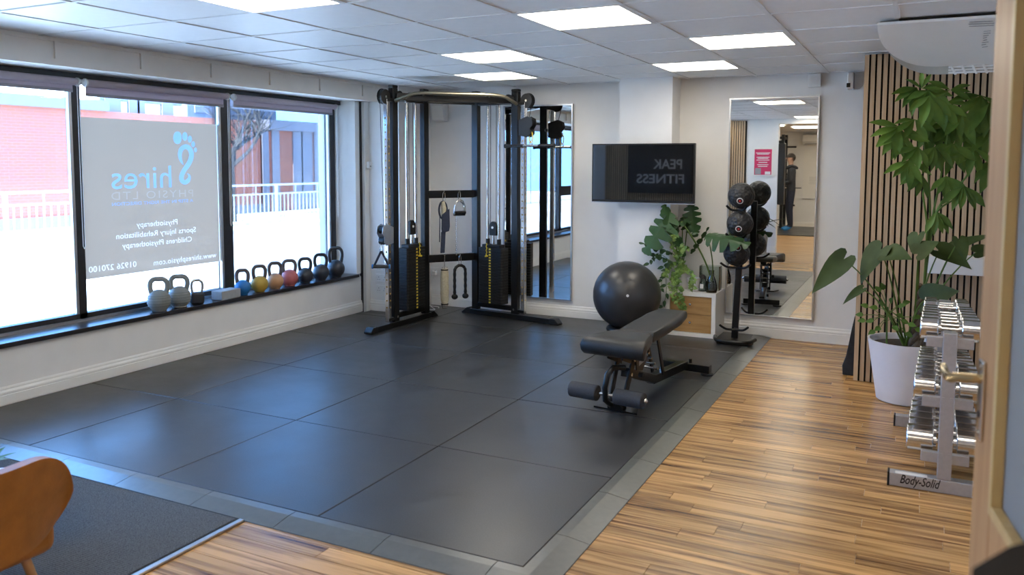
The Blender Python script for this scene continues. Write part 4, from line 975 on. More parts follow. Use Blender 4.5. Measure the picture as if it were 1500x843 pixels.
# ================================================================== LEAVES
def leaf_pts(base, tip, nrm, wd, shape='lance', droop=.15, fold=.25, nseg=8):
    base, tip, nrm = Vector(base), Vector(tip), Vector(nrm).normalized(); ax = tip-base; L = ax.length; ax.normalize()
    sd_ = ax.cross(nrm).normalized(); nn = sd_.cross(ax).normalized(); vs = []; fs = []
    def w_(t):
        if shape == 'lance': return math.sin(math.pi*min(1, t**.75))**.9*(1-.25*t)
        if shape == 'obov': return math.sin(math.pi*min(1, t**1.15))**1.15
        if shape == 'heart': return (1-(1-min(t, .28)/.28)**2)**.5*math.cos(math.pi/2*max(0, (t-.22)/.78))**.75 if t < 1 else 0
        return math.sin(math.pi*t)
    n = nseg
    for i in range(n+1):
        t = i/n; c = base+ax*L*t-nn*droop*L*(t*t)+nn*0; hw_ = wd/2*w_(t); lift = fold*hw_
        vs += [c+sd_*hw_+nn*lift, c+sd_*hw_*.5+nn*lift*.4, c, c-sd_*hw_*.5+nn*lift*.4, c-sd_*hw_+nn*lift]
        if i: fs += [((i-1)*5+j, (i-1)*5+j+1, i*5+j+1, i*5+j) for j in range(4)]
    return vs, fs
def heart_pts(base, tip, nrm, wd, droop=.1, fold=.2):
    """heart / arrow leaf: two rounded lobes behind the stalk"""
    base, tip, nrm = Vector(base), Vector(tip), Vector(nrm).normalized(); ax = tip-base; L = ax.length; ax.normalize()
    s_ = ax.cross(nrm).normalized(); nn = s_.cross(ax).normalized(); out = []; vs = []; fs = []
    prof = [(-.16, .10), (-.20, .25), (-.15, .40), (-.02, .49), (.15, .50), (.32, .45), (.50, .36), (.68, .25), (.85, .12), (1.0, 0.0)]
    mids = [0.0, .0, .0, .02, .15, .32, .50, .68, .85, 1.0]
    P_ = lambda t, w__: base+ax*L*t-nn*droop*L*max(t, 0)**2+s_*w__*wd+nn*abs(w__)*wd*fold
    for (t, hw_), tm in zip(prof, mids): vs += [P_(t, hw_), P_((t+tm)/2, hw_*.5), P_(tm, 0), P_((t+tm)/2, -hw_*.5), P_(t, -hw_)]
    for i in range(1, len(prof)): fs += [((i-1)*5+j, (i-1)*5+j+1, i*5+j+1, i*5+j) for j in range(4)]
    return vs, fs
def monstera_pts(base, tip, nrm, wd, droop=.25, fold=.15, slits=5):
    base, tip, nrm = Vector(base), Vector(tip), Vector(nrm).normalized(); ax = tip-base; L = ax.length; ax.normalize()
    s_ = ax.cross(nrm).normalized(); nn = s_.cross(ax).normalized(); vs = []; fs = []
    env = lambda t: (math.sin(math.pi*min(1., (t*.93+.07))**.8))**.7
    P_ = lambda t, w__: base+ax*L*t-nn*droop*L*max(t, 0)**2*1.0+s_*w__*wd/2-nn*(abs(w__)**2)*wd*fold
    n = slits*6
    for sg in (-1, 1):
        o_ = len(vs)
        for i in range(n+1):
            t = i/n; ph = (i % 6); e = env(t)
            ew = e if ph not in (0,) or i in (0, n) else e*.24
            if ph in (1, 5) and 0 < i < n: ew = e*(.55 if ph == 1 else .86)
            te = t-.10*(1-abs(2*t-1))+.13*t   # lobes sweep forward
            vs += [P_(t, 0), P_(t+(te-t)*.4, sg*ew*.45), P_(min(te+.02, 1.04), sg*ew)]
            if i:
                a = o_+(i-1)*3; b = o_+i*3
                fs += [(a, a+1, b+1, b), (a+1, a+2, b+2, b+1)]
    return vs, fs
IVY = [(0, 0), (-.12, .30), (-.05, .55), (.18, .42), (.45, .46), (.50, .26), (.72, .16), (1, 0)]
def ivy_pts(base, tip, nrm, wd):
    base, tip, nrm = Vector(base), Vector(tip), Vector(nrm).normalized(); ax = tip-base; L = ax.length; ax.normalize(); s_ = ax.cross(nrm).normalized()
    vs = [base+ax*L*.3+nrm*wd*.04]+[base+ax*L*t+s_*w_*wd for t, w_ in IVY]+[base+ax*L*t-s_*w_*wd for t, w_ in IVY[-2:0:-1]]
    n = len(vs)-1; return vs, [(0, 1+i, 1+(i+1) % n) for i in range(n)]
def leaf(parent, m, pts, name='leaf', smooth=True): return M().add(*pts).build(name, m, parent, smooth)
VIEW = lambda p: (Vector((0, 0, CAMH))-Vector(p)).normalized()

# ---- monstera + ivy in white pots, cutting in a glass vase, on the cube
ztop = ch
mp_ = thing('monstera_plant', 'potted monstera with split leaves on the cube cabinet', 'plant', (-1.93, 7.36, ztop))
M().lathe([(.055, .001), (.062, .004), (.082, .16), (.084, .165), (.076, .165), (.074, .14), (.002, .14)], 24, (-1.93, 7.38, ztop)).build('pot', m_pot, mp_, True)
M().lathe([(.002, .139), (.073, .139), (.073, .1405), (.002, .145)], 20, (-1.93, 7.38, ztop)).build('soil', m_soil, mp_, True)
def mons_leaf(parent, pot, bpx, tpx, Yb_, Yt_, wd, nrm, droop=.2, sag=.08, slits=5):
    b, t_ = py(*bpx, Yb_), py(*tpx, Yt_); root = Vector(pot)
    leaf(parent, m_mons, monstera_pts(b, t_, nrm, wd, droop, slits=slits))
    mid = (root+b)/2+Vector((0, -.02, sag)); M().tube(bez(root, mid, b, 10), [.0065-.0003*i for i in range(11)], 7).build('stalk', m_stem, parent, True)
soil = (-1.93, 7.38, ztop+.14)
mons_leaf(mp_, soil, (984, 312), (944, 368), 7.22, 7.10, .30, (-.25, -.85, .35), .06)
mons_leaf(mp_, soil, (972, 300), (1004, 372), 7.20, 7.22, .15, (.75, -.55, .2), .05)
mons_leaf(mp_, soil, (1000, 318), (1020, 338), 7.36, 7.26, .18, (.1, -.6, .8), .15)
mons_leaf(mp_, soil, (968, 330), (1008, 318), 7.20, 7.24, .16, (-.2, -.5, .8), .2)
mons_leaf(mp_, soil, (985, 372), (940, 352), 7.25, 7.18, .12, (0, -.3, .9), .1)
mons_leaf(mp_, soil, (986, 385), (948, 366), 7.22, 7.14, .10, (.1, -.3, .95), .1)
mons_leaf(mp_, soil, (1012, 300), (1018, 345), 7.3, 7.25, .17, (.35, -.9, .1), .1)
iv = thing('ivy_plant', 'variegated ivy trailing from a small pot over the cube front', 'plant', (-1.80, 7.26, ztop))
M().lathe([(.040, .001), (.045, .004), (.058, .115), (.060, .12), (.053, .12), (.052, .105), (.002, .105)], 22, (-1.80, 7.27, ztop)).build('pot', m_pot, iv, True)
M().lathe([(.002, .104), (.051, .104), (.051, .1055), (.002, .11)], 18, (-1.80, 7.27, ztop)).build('soil', m_soil, iv, True)
rn = random.Random(5)
trails = [[(1003, 392), (990, 372), (985, 352), (988, 345)], [(1003, 392), (988, 400), (985, 430), (996, 450)], [(1003, 392), (996, 380), (1000, 362), (1008, 366)], [(1004, 392), (1012, 400), (1015, 412), (1014, 422)],
          [(1003, 392), (994, 410), (1000, 432), (1001, 452)], [(1002, 392), (984, 388), (978, 396), (975, 404)], [(1003, 392), (995, 398), (990, 418), (992, 440)]]
for tr_ in trails:
    w3 = []
    for i, (a, b) in enumerate(tr_):
        Y = 7.27-.04*i if b < 405 else 7.155
        w3.append(py(a, b, Y))
    sp = [Vector(q) for q in smoothpts([tuple(v) for v in w3], 6)]
    M().tube(sp, .0022, 5).build('vine', m_stem, iv)
    for p_ in sp[1:]:
        for _ in range(2):
            d_ = Vector((rn.uniform(-1, 1), rn.uniform(-.5, .0), rn.uniform(-.7, .5))).normalized(); l_ = rn.uniform(.024, .042)
            b_ = p_+Vector((rn.uniform(-.02, .02), rn.uniform(-.025, 0), rn.uniform(-.012, .012))); nv = (VIEW(b_)+Vector((rn.uniform(-.5, .5), rn.uniform(-.2, .2), rn.uniform(-.2, .6)))).normalized()
            leaf(iv, m_ivy, ivy_pts(b_, b_+d_*l_, nv, l_*.95), smooth=False)
iv2 = thing('trailing_plant', 'dark trailing plant hanging beside the ball at the cube side', 'plant', (-2.01, 7.24, ztop))
M().lathe([(.035, .001), (.05, .10), (.046, .10), (.044, .085), (.002, .085)], 18, (-1.99, 7.235, ztop)).build('pot', m_pot, iv2, True)
for tr_ in ([(984, 384), (966, 372), (957, 376), (950, 388)], [(984, 386), (973, 388), (970, 410), (966, 440)], [(985, 386), (976, 400), (976, 430), (970, 452)]):
    sp = [Vector(q) for q in smoothpts([tuple(py(a, b, 7.19-.015*i)) for i, (a, b) in enumerate(tr_)], 5)]
    M().tube(sp, .0022, 5).build('vine', m_stem, iv2)
    for p_ in sp[2::2]:
        d_ = Vector((rn.uniform(-1, .4), rn.uniform(-.4, .0), rn.uniform(-.9, .2))).normalized(); leaf(iv2, m_mons, leaf_pts(p_, p_+d_*rn.uniform(.045, .07), (VIEW(p_)+Vector((rn.uniform(-.4, .4), 0, .3))), .035, 'lance'))
vs_ = thing('glass_vase', 'clear glass bottle vase with a rooted monstera cutting', 'vase', (-1.63, 7.24, ztop))
vx, vy = -1.632, 7.245
M().lathe([(.030, .0012), (.046, .004), (.050, .03), (.047, .075), (.034, .12), (.022, .15), (.020, .19), (.024, .20), (.021, .20), (.017, .19), (.019, .15), (.031, .12), (.044, .075), (.047, .03), (.030, .006)], 24, (vx, vy, ztop)).build('bottle', m_clear, vs_, True)
M().lathe([(.002, .0065), (.040, .0065), (.045, .03), (.042, .07), (.034, .10), (.002, .101)], 20, (vx, vy, ztop)).build('murky_water', mat('brown_water', (.055, .045, .025), .15), vs_, True)
M().tube(bez((vx, vy, ztop+.09), (vx-.04, vy-.01, ztop+.32), py(998, 325, 7.24), 10), .0075, 8).build('stalk', m_stem, vs_, True)
M().tube(bez((vx, vy, ztop+.09), (vx+.03, vy, ztop+.26), py(1036, 345, 7.08), 10), .0055, 8).build('stalk', m_stem, vs_, True)
leaf(vs_, m_mons, monstera_pts(py(1034, 345, 7.08), py(1091, 350, 6.92), (-.05, -.62, .80), .235, .16, .30, 5))
leaf(vs_, m_mons, monstera_pts(py(1012, 372, 7.22), py(1040, 338, 7.2), (.75, -.5, -.3), .07, .12, .1, 5))
jar = thing('glass_jar', 'small clear glass jar with a dark stopper beside the vase', 'jar', (-1.705, 7.27, ztop))
M().lathe([(.03, .001), (.038, .004), (.038, .085), (.028, .10), (.028, .115), (.025, .115), (.025, .1), (.035, .085), (.035, .006)], 20, (-1.72, 7.29, ztop)).build('glass', m_clear, jar, True)
M().lathe([(.002, .1155), (.029, .1155), (.026, .135), (.012, .15), (.002, .152)], 18, (-1.72, 7.29, ztop)).build('stopper', m_blackpl, jar, True); M().bb((-1.735, 7.2490, ztop+.03), (-1.705, 7.2515, ztop+.07)).build('paper_tag', m_wht, jar)
M_ac = thing('acrylic_box', 'clear acrylic box standing behind the vase on the cube', 'box', (-1.66, 7.42, ztop))
for A, B in (((-1.77, 7.36, ztop+.001), (-1.59, 7.363, ztop+.22)), ((-1.77, 7.47, ztop+.001), (-1.59, 7.473, ztop+.22)), ((-1.77, 7.364, ztop+.001), (-1.767, 7.469, ztop+.22)), ((-1.593, 7.364, ztop+.001), (-1.59, 7.469, ztop+.22))): M().bb(A, B).build('panel', m_clear, M_ac)

# ================================================================== MEDICINE BALL RACK
RX, RY = -1.392, 7.14
rk = thing('medicine_ball_rack', 'black upright medicine ball rack standing at the big mirror', 'rack', (RX, RY, 0))
M().beam((RX-.012, RY+.03, .03), (RX+.012, RY+.135, 1.20), .055, .04).build('post', m_black, rk, bevel=.004)
M().prism([(RX-.13, RY-.14, .001), (RX+.13, RY-.14, .001), (RX+.16, RY-.04, .001), (RX+.11, RY+.16, .001), (RX-.11, RY+.16, .001), (RX-.16, RY-.04, .001)], Z*.022).build('base_plate', m_black, rk, bevel=.006)
M().tube([Vector(q) for q in smoothpts([(RX-.17, RY-.02, .040), (RX-.13, RY-.14, .035), (RX, RY-.17, .034), (RX+.13, RY-.14, .035), (RX+.17, RY-.02, .040)], 5)], .017, 10).build('base_tube', m_black, rk, True)
def cradle(z, hw_=.085):
    yq = RY-.03; pts_ = [(RX-hw_, yq-.05, z+.04), (RX-hw_*.6, yq-.02, z+.005), (RX, yq, z), (RX+hw_*.6, yq-.02, z+.005), (RX+hw_, yq-.05, z+.04)]
    M().tube([Vector(q) for q in smoothpts(pts_, 4)], .010, 10).build('cradle_arm', m_black, rk, True)
    M().beam((RX, yq, z), (RX, RY+.03+.1*z, z), .03, .016).build('cradle_mount', m_black, rk)
BR = .112
BL = []
for (xp, yp) in ((1086, 287), (1084, 328), (1079, 371)):
    c = py(xp, yp, RY-.015); BL.append(c); cradle(c.z-BR-.0125, .085 if yp < 360 else .125)
cradle(.115, .12)
m_med = mat('textured_rubber', (.016, .016, .017), .55, var=.2, scale=60)
nt = m_med.node_tree; vo = N(nt, 'TexVoronoi', Scale=38.); tc = N(nt, 'TexCoord'); nt.links.new(tc.outputs['Object'], vo.inputs['Vector'])
bp = N(nt, 'Bump', Strength=.9, Distance=.012); nt.links.new(vo.outputs['Distance'], bp.inputs['Height']); nt.links.new(bp.outputs[0], nt.nodes['Principled BSDF'].inputs['Normal'])
for i, c in enumerate(BL):
    t = thing('medicine_ball', ['top black textured medicine ball on the rack', 'middle black textured medicine ball on the rack', 'lowest black textured medicine ball, half behind a monstera leaf'][i], 'ball', c, 0, 'medicine balls on the rack')
    M().sphere(c, BR, 32, 20).build('shell', m_med, t, True)
    d_ = (VIEW(c)+Vector((-.10, 0, -.42))).normalized() if i < 2 else (VIEW(c)+Vector((.1, 0, .45))).normalized(); x_ = d_.cross(Z).normalized(); y_ = x_.cross(d_)
    for rr, hh, mm_, nm in ((.027, .0012, m_wht, 'logo_ring'), (.020, .0020, m_blackpl, 'logo_disc'), (.010, .003, m_red, 'logo_centre')):
        b_ = c+d_*(BR*math.cos(math.asin(.030/BR))); M().cyl(b_-d_*.004, b_+d_*(.0025+hh), rr, n=22).build(nm, mm_, t, True)

# ================================================================== DUMBBELL RACK
dk = thing('dumbbell_rack', 'silver three-tier dumbbell rack with a dark script logo on its foot', 'rack', (.15, 4.83, ZF))
UX = .150
for Y, nm in ((4.335, 'front'), (5.345, 'rear')):
    M().bb((-.085, Y-.03, ZF+.001), (.39, Y+.03, ZF+.066)).build('foot', m_steel, dk, bevel=.004)
    M().bb((-.094, Y-.032, ZF+.0005), (-.085, Y+.032, ZF+.068)).build('foot_cap', m_blackpl, dk, bevel=.002); M().bb((.39, Y-.032, ZF+.0005), (.399, Y+.032, ZF+.068)).build('foot_cap', m_blackpl, dk, bevel=.002)
    M().bb((UX-.030, Y-.03, ZF+.066), (UX+.030, Y+.03, .755)).build('upright', m_steel, dk, bevel=.004)
TIERS = [(.155, .205, .070, 8, .150), (.425, .215, .060, 10, .125), (.715, .20, .053, 10, .105)]
for z, wd, hr, nn_, hl_ in TIERS:
    for Y in (4.335, 5.345): M().bb((UX-wd/2, Y-.012, z-.035), (UX+wd/2, Y+.020, z+.015)).build('shelf_arm', m_steel, dk, bevel=.003)
    for s_ in (-1, 1): M().bb((UX+s_*.018-.007, 4.30, z+.015), (UX+s_*.018+.007, 5.38, z+.022)).build('shelf_rail', m_steel, dk)
text_obj('logo_script', 'Body-Solid', .062, m_blackpl, (.045, 4.3042, ZF+.021), (1, 0, 0), (0, 0, 1), dk, width=.175, shear=.35, offset=.0008)
M().bb((-.06, 4.3045, ZF+.0665), (.08, 4.34, ZF+.0672)).build('sticker', m_wht, dk); M().bb((.27, 4.3040, ZF+.012), (.36, 4.3048, ZF+.055)).build('sticker', m_drawer, dk)
def dumbbell(label, x, y, z, hr, hl_, total, tier):
    t = thing('dumbbell', label, 'dumbbell', (x, y, z), 0, 'chrome dumbbells on the '+tier+' tier')
    M().cyl((-total/2+.01, 0, 0), (total/2-.01, 0, 0), .0135, n=12).build('handle', m_chrome, t, True, world=False)
    for s_ in (-1, 1):
        a = s_*(total/2-hl_); b = s_*total/2
        M().cyl((a, 0, 0), (b, 0, 0), hr, n=22).build('head', m_chrome, t, True, world=False, bevel=.005)
        M().cyl((a-s_*.012, 0, 0), (a, 0, 0), hr*.55, n=16).build('collar', m_chrome, t, True, world=False)
        M().cyl((b, 0, 0), (b+s_*.0015, 0, 0), hr*.7, n=18).build('end_disc', m_grey, t, True, world=False)
    return t
ordn = ['first', 'second', 'third', 'fourth', 'fifth', 'sixth', 'seventh', 'eighth', 'ninth', 'tenth']
for ti, (z, wd, hr0, nn_, sp) in enumerate(TIERS):
    tn = ['bottom', 'middle', 'top'][ti]; y_ = 4.367+hr0
    for k in range(nn_):
        hr = hr0*(1-.045*k); tot = (.335, .29, .255)[ti]*(1-.022*k)
        lab = '%s chrome dumbbell from the front on the %s tier of the rack' % (ordn[k].capitalize(), tn) if k else 'Frontmost chrome dumbbell on the %s tier of the rack' % tn
        hl2 = (.118, .095, .078)[ti]*(1-.03*k)
        if ti == 2 and k == 6: y_ += .10
        dumbbell(lab, UX+.003*(k % 2), y_, z+.038, hr, hl2, tot, tn); y_ += hr*2*.90+.004 if False else hr+hr0*(1-.045*(k+1))+.002
        if y_+hr > 5.312: break

# ================================================================== POTTED TREE
PC = Vector((-.045, 5.955, ZF)); pt = thing('potted_money_tree', 'braided money tree with large-leaved companions in a white planter', 'plant', PC)
M().lathe([(.002, .001), (.168, .001), (.175, .006), (.238, .395), (.240, .405), (.228, .405), (.222, .36), (.002, .36)], 40, PC).build('planter', m_pot, pt, True)
M().lathe([(.002, .3605), (.222, .3605), (.223, .364), (.11, .375), (.002, .378)], 30, PC).build('soil', m_soil, pt, True)
TB = py(1341, 500, 5.86)
for k in range(3):   # braided trunk
    M().tube([Vector((TB.x+.0016*i+.024*math.cos(i*.5+k*2.094), TB.y+.024*math.sin(i*.5+k*2.094), ZF+.365+i*.0185)) for i in range(24)], [.023-.0003*i for i in range(24)], 8).build('trunk_strand', m_trunk, pt, True)
TT = Vector((TB.x+.037, TB.y, ZF+.79))
def twig(pxs, r0=.008, m=m_stem, start=TT, Ys=None):
    pts_ = [tuple(start)]+[tuple(py(a, b, Y)) for a, b, Y in pxs]; sp = [Vector(q) for q in smoothpts(pts_, 5)]
    M().tube(sp, [r0*(1-.6*i/len(sp)) for i in range(len(sp))], 7).build('branch', m, pt, True); return sp
twig([(1362, 330, 5.86), (1360, 260, 5.82), (1352, 200, 5.78), (1345, 150, 5.75)]); twig([(1366, 320, 5.88), (1378, 260, 5.85), (1387, 200, 5.82), (1386, 150, 5.82)])
twig([(1372, 310, 5.92), (1415, 260, 5.95), (1432, 215, 5.95), (1443, 170, 5.95)]); twig([(1368, 320, 5.9), (1400, 290, 5.9), (1412, 270, 5.9)])
twig([(1358, 335, 5.85), (1352, 285, 5.8), (1355, 268, 5.78), (1330, 235, 5.72)])
rp = random.Random(11)
def palm(cpx, Y, R_, dirs, tone=None):
    """palmate leaf: leaflets radiate from the centre px; dirs = angles in the view plane (deg)"""
    c = py(*cpx, Y); m = M(); v = VIEW(c); xr = rt; yu = up
    for a in dirs:
        a2 = R(a); d_ = (xr*math.cos(a2)+yu*math.sin(a2)+v*rp.uniform(.0, .45)).normalized(); l_ = R_*rp.uniform(.85, 1.1)
        nv = (v+Z*.7+xr*rp.uniform(-.5, .5)).normalized()
        m.add(*leaf_pts(c, c+d_*l_, nv, l_*.28, 'obov', rp.uniform(.05, .3), .3, 8))
    m.build('leaf', m_pach, pt, True)
PAL = [((1318, 186), 5.68, .20, (165, 192, 215, 238, 262, 290, 330)), ((1320, 198), 5.70, .16, (200, 225, 250, 275, 310, 350)), ((1360, 132), 5.72, .17, (200, 225, 255, 275, 300, 330, 350)), ((1362, 140), 5.66, .20, (250, 270, 292, 215, 320)),
       ((1343, 128), 5.74, .17, (190, 210, 232, 255, 280)), ((1382, 150), 5.80, .18, (210, 240, 270, 300, 330, 0)), ((1410, 165), 5.86, .20, (200, 230, 260, 290, 320, 340)), ((1438, 140), 5.9, .20, (180, 215, 245, 275, 300, 330)),
       ((1450, 150), 5.88, .22, (230, 260, 285, 310)), ((1455, 190), 5.95, .20, (190, 220, 250, 280, 300)), ((1345, 215), 5.70, .17, (195, 220, 245, 270, 300)), ((1332, 235), 5.66, .18, (205, 225, 250, 275, 300, 330)),
       ((1370, 215), 5.75, .18, (210, 240, 265, 290, 320)), ((1395, 210), 5.85, .19, (200, 235, 265, 295, 325)), ((1425, 215), 5.92, .19, (200, 230, 260, 290, 320)), ((1350, 255), 5.72, .15, (200, 230, 260, 290)),
       ((1386, 258), 5.80, .16, (220, 245, 270, 300, 325)), ((1412, 272), 5.78, .19, (215, 240, 262, 300, 318)), ((1372, 310), 5.74, .16, (240, 262, 285, 305, 320)), ((1455, 232), 5.98, .22, (225, 250, 275, 300)), ((1400, 180), 5.9, .2, (190, 220, 250, 280, 310, 340)),
       ((1340, 175), 5.72, .16, (180, 210, 240, 300, 330)), ((1430, 180), 6.0, .22, (200, 225, 250, 275, 300, 325)), ((1365, 180), 5.85, .2, (215, 240, 265, 290, 315)), ((1350, 130), 5.7, .12, (60, 90, 20, 140, 0)), ((1392, 132), 5.78, .14, (150, 20, 0, 200, 340))]
for a in PAL: palm(*a)
# large dark heart-shaped leaves on arching stalks
HB = [((1236, 380), (1188, 430), 5.60, 5.52, .15, (.3, -.6, .75), .05), ((1290, 366), (1252, 410), 5.68, 5.62, .20, (-.45, -.55, .7), .25), ((1300, 372), (1330, 372), 5.62, 5.50, .16, (-.4, -.5, .75), .3),
      ((1262, 424), (1233, 442), 5.62, 5.55, .07, (0, -.5, .85), .2), ((1356, 440), (1400, 424), 5.66, 5.55, .20, (.05, -.8, .6), .15), ((1345, 372), (1374, 352), 5.70, 5.70, .17, (-.6, -.6, .5), .1),
      ((1376, 368), (1426, 388), 5.75, 5.70, .17, (.25, -.6, .75), .2), ((1398, 362), (1455, 340), 5.85, 5.85, .10, (.1, -.5, .85), .1), ((1405, 352), (1415, 384), 5.65, 5.60, .10, (.5, -.8, .3), .05), ((1430, 370), (1460, 362), 5.9, 5.9, .10, (0, -.8, .6), .1), ((1345, 345), (1335, 372), 5.8, 5.75, .14, (-.7, -.6, .3), .1)]
for b, t_, Ya, Yb_, wd, nv, dr in HB:
    pb, ptip = py(*b, Ya), py(*t_, Yb_); leaf(pt, m_phil, heart_pts(pb, ptip, nv, wd, dr))
    root = PC+Vector((.02+rp.uniform(-.04, .04), -.05, .37)); M().tube(bez(root, (root+pb)/2+Vector((0, -.02, .14)), pb, 9), [.007-.0004*i for i in range(10)], 7).build('stalk', m_stem, pt, True)
# small round-leaved plant in the same planter
sroot = py(1299, 505, 5.80); sroot.z = ZF+.365
stp = [sroot, py(1299, 470, 5.80), py(1300, 450, 5.79)]
M().tube(stp, .006, 7).build('stem', m_stem, pt, True)
for k, (a, b) in enumerate([(1272, 450), (1265, 462), (1280, 470), (1286, 452), (1294, 447), (1304, 444), (1316, 450), (1322, 445), (1312, 462), (1320, 470), (1290, 480), (1282, 485), (1330, 475), (1295, 425), (1290, 428), (1338, 465), (1268, 470), (1308, 478), (1326, 488), (1340, 482)]):
    p_ = py(a, b, 5.78+.02*math.sin(k)); c_ = stp[1].lerp(stp[2], (k % 5)/5); M().tube(bez(c_, (c_+p_)/2+Z*.02, p_, 5), .0022, 5).build('stem', m_stem, pt)
    d_ = (p_-c_).normalized(); d_.z *= .4; leaf(pt, m_pach, leaf_pts(p_, p_+d_.normalized()*.052, VIEW(p_)+Z*.8, .042, 'lance', .1))

# ================================================================== DOOR (open, right foreground)
DE = Vector((.148, 2.015, ZF)); dd = Vector((.14, -.99, 0)).normalized(); dn = Vector((-dd.y, dd.x, 0)); dn = dn if dn.x < 0 else -dn
dr_ = group_empty('door_1', 'open beech door with a glazed panel'); dr_.location = DE
DP = lambda s_, n_, z: DE+dd*s_+dn*n_+Z*(z-ZF)
def dbox(name, s0, s1, z0, z1, n0=-.022, n1=.022, m=m_door, bev=.002, par=dr_):
    return M().prism([DP(s0, n0, z0), DP(s1, n0, z0), DP(s1, n1, z0), DP(s0, n1, z0)], Z*(z1-z0)).build(name, m, par, bevel=bev)
W_ = .80; SW = .155
dbox('stile', 0, SW, .0, 2.02); dbox('stile', W_-.11, W_, .0, 2.02); dbox('bottom_rail', SW+.0015, W_-.1115, .0, .845); dbox('top_rail', SW+.0015, W_-.1115, 1.92, 2.02)
dbox('glazed_panel', SW+.02, W_-.13, .86, 1.90, -.004, .004, m_frost, 0)
for a, b, c_, d_ in ((SW+.0015, SW+.022, .846, 1.919), (W_-.132, W_-.1115, .846, 1.919), (SW+.022, W_-.132, .846, .868), (SW+.022, W_-.132, 1.897, 1.919)): dbox('glazing_bead', a, b, c_, d_, .005, .026, wood_mat('pale_bead', (.55, .40, .18), (.48, .33, .14), 2, 10.) if 'pale_bead' not in MATS else MATS['pale_bead'])
hp = dbox('handle_plate', .035, .078, .965, 1.135, .0222, .030, m_chrome, .003)
M().tube([DP(.057, .030, 1.095), DP(.057, .075, 1.095), DP(.062, .085, 1.094), DP(.02, .085, 1.088), DP(-.035, .082, 1.085), DP(-.055, .080, 1.092)], [.010, .010, .011, .010, .009, .008], 10).build('lever', mat('brass_lever', (.62, .52, .33), .2, 1), hp, True)
for z in (.98, 1.12): M().cyl(DP(.057, .030, z), DP(.057, .0325, z), .006, n=10).build('screw', m_chrome, hp, True)
M().cyl(DP(.057, .030, 1.02), DP(.057, .0315, 1.02), .008, n=10).build('keyhole', m_blackpl, hp, True)
struct(M().prism([DP(W_+.008, -.04, ZF), DP(W_+.07, -.04, ZF), DP(W_+.07, .04, ZF), DP(W_+.008, .04, ZF)], Z*2.34).build('trim_3', m_door), 'door frame post')

# ================================================================== SEATING, FOREGROUND
ck = Vector((-2.80, 1.47, ZF)); chr_ = thing('lounge_chair', 'low tan leather lounge chair with a rounded back on the dark carpet', 'chair', ck)
sh = M(); nA, nZ = 36, 10; vs1 = []
def shell(a, k):   # a: -1..1 across the back (far edge is +1), k: 0..1 up; corners rounded
    tq = max(0, abs(a)-.35)/.65; top = .605-.17*(1-math.sqrt(max(0, 1-tq*tq))); bot = .29+.03*abs(a)**3
    return Vector((.300-.085*a*a+.05*k, .285*a*(1-.14*(1-k)**2), bot+(top-bot)*k-ZF))
for off_ in (0, .045):
    for i in range(nA+1):
        for k in range(nZ+1): vs1.append(ck+shell(math.sin(math.pi/2*(-1+2*i/nA)), k/nZ)-Vector((off_, 0, 0)))
n1 = (nA+1)*(nZ+1); fs1 = []
for i in range(nA):
    for k in range(nZ):
        a = i*(nZ+1)+k; fs1 += [(a, a+nZ+1, a+nZ+2, a+1), (n1+a, n1+a+1, n1+a+nZ+2, n1+a+nZ+1)]
for i in range(nA):
    a = i*(nZ+1); b = a+nZ; fs1 += [(a, n1+a, n1+a+nZ+1, a+nZ+1), (b, b+nZ+1, n1+b+nZ+1, n1+b)]
for k in range(nZ):
    a = k; b = nA*(nZ+1)+k; fs1 += [(a, a+1, n1+a+1, n1+a), (b, n1+b, n1+b+1, b+1)]
sh.add(vs1, fs1).build('back_shell', m_leath, chr_, True, bevel=.016, seg=3)
M().box(ck+Vector((-.03, 0, .315)), (.52, .50, .13)).build('seat_cushion', m_leath, chr_, True, bevel=.04, seg=4)
for sx in (-1, 1):
    for sy in (-1, 1): M().cyl(ck+Vector((sx*.18-.02, sy*.17, .25)), ck+Vector((sx*.23-.02, sy*.22, .0138)), .016, .011, 12).build('leg', m_door, chr_, True)
tbp = Vector((-3.31, 1.93, ZF)); tb_ = thing('side_table', 'small round white table behind the tan chair', 'table', tbp)
M().lathe([(.002, .24), (.20, .24), (.205, .25), (.205, .265), (.002, .27)], 36, tbp).build('table_top', m_wht, tb_, True); M().cyl(tbp+Z*.025, tbp+Z*.24, .02, n=14).build('column', m_wht, tb_, True); M().lathe([(.15, .0138), (.15, .02), (.02, .035), (.002, .035)], 28, tbp).build('foot', m_wht, tb_, True)
pp = tbp+Vector((-.01, -.02, .2702)); sp_ = thing('small_houseplant', 'small green pot plant on the white table at the left edge', 'plant', pp)
M().lathe([(.03, 0), (.045, .075), (.04, .075), (.038, .06), (.002, .06)], 18, pp).build('pot', m_pot, sp_, True)
for k in range(9):
    an = k*2.4; d_ = Vector((math.cos(an), math.sin(an), .9)).normalized(); leaf(sp_, m_pach, leaf_pts(pp+Z*.06, pp+Z*.06+d_*.13, Z-d_*.3, .06, 'lance', .3))
oc = Vector((.283, 1.10, ZF)); och = thing('black_chair', 'black padded chair back at the bottom right corner by the door', 'chair', oc)
m_blk = mat('black_mesh', (.012, .012, .012), .8, var=.2, bump=.2)
bk_ = M(); vs1 = []
for i in range(13):
    a = -1+2*i/12
    for k, (off_, z) in enumerate(((0, .56), (0.02, .85), (.03, 1.10), (.05, 1.15), (.07, 1.10), (.065, .85), (.05, .56))):
        vs1.append(oc+Vector((a*.215, -.10-.02*a*a+off_, (z-(.06*abs(a)**4 if z > 1 else 0))-ZF)))
fs1 = [(i*7+j, i*7+(j+1) % 7, (i+1)*7+(j+1) % 7, (i+1)*7+j) for i in range(12) for j in range(7)]+[tuple(range(7)), tuple(range(84, 91))]
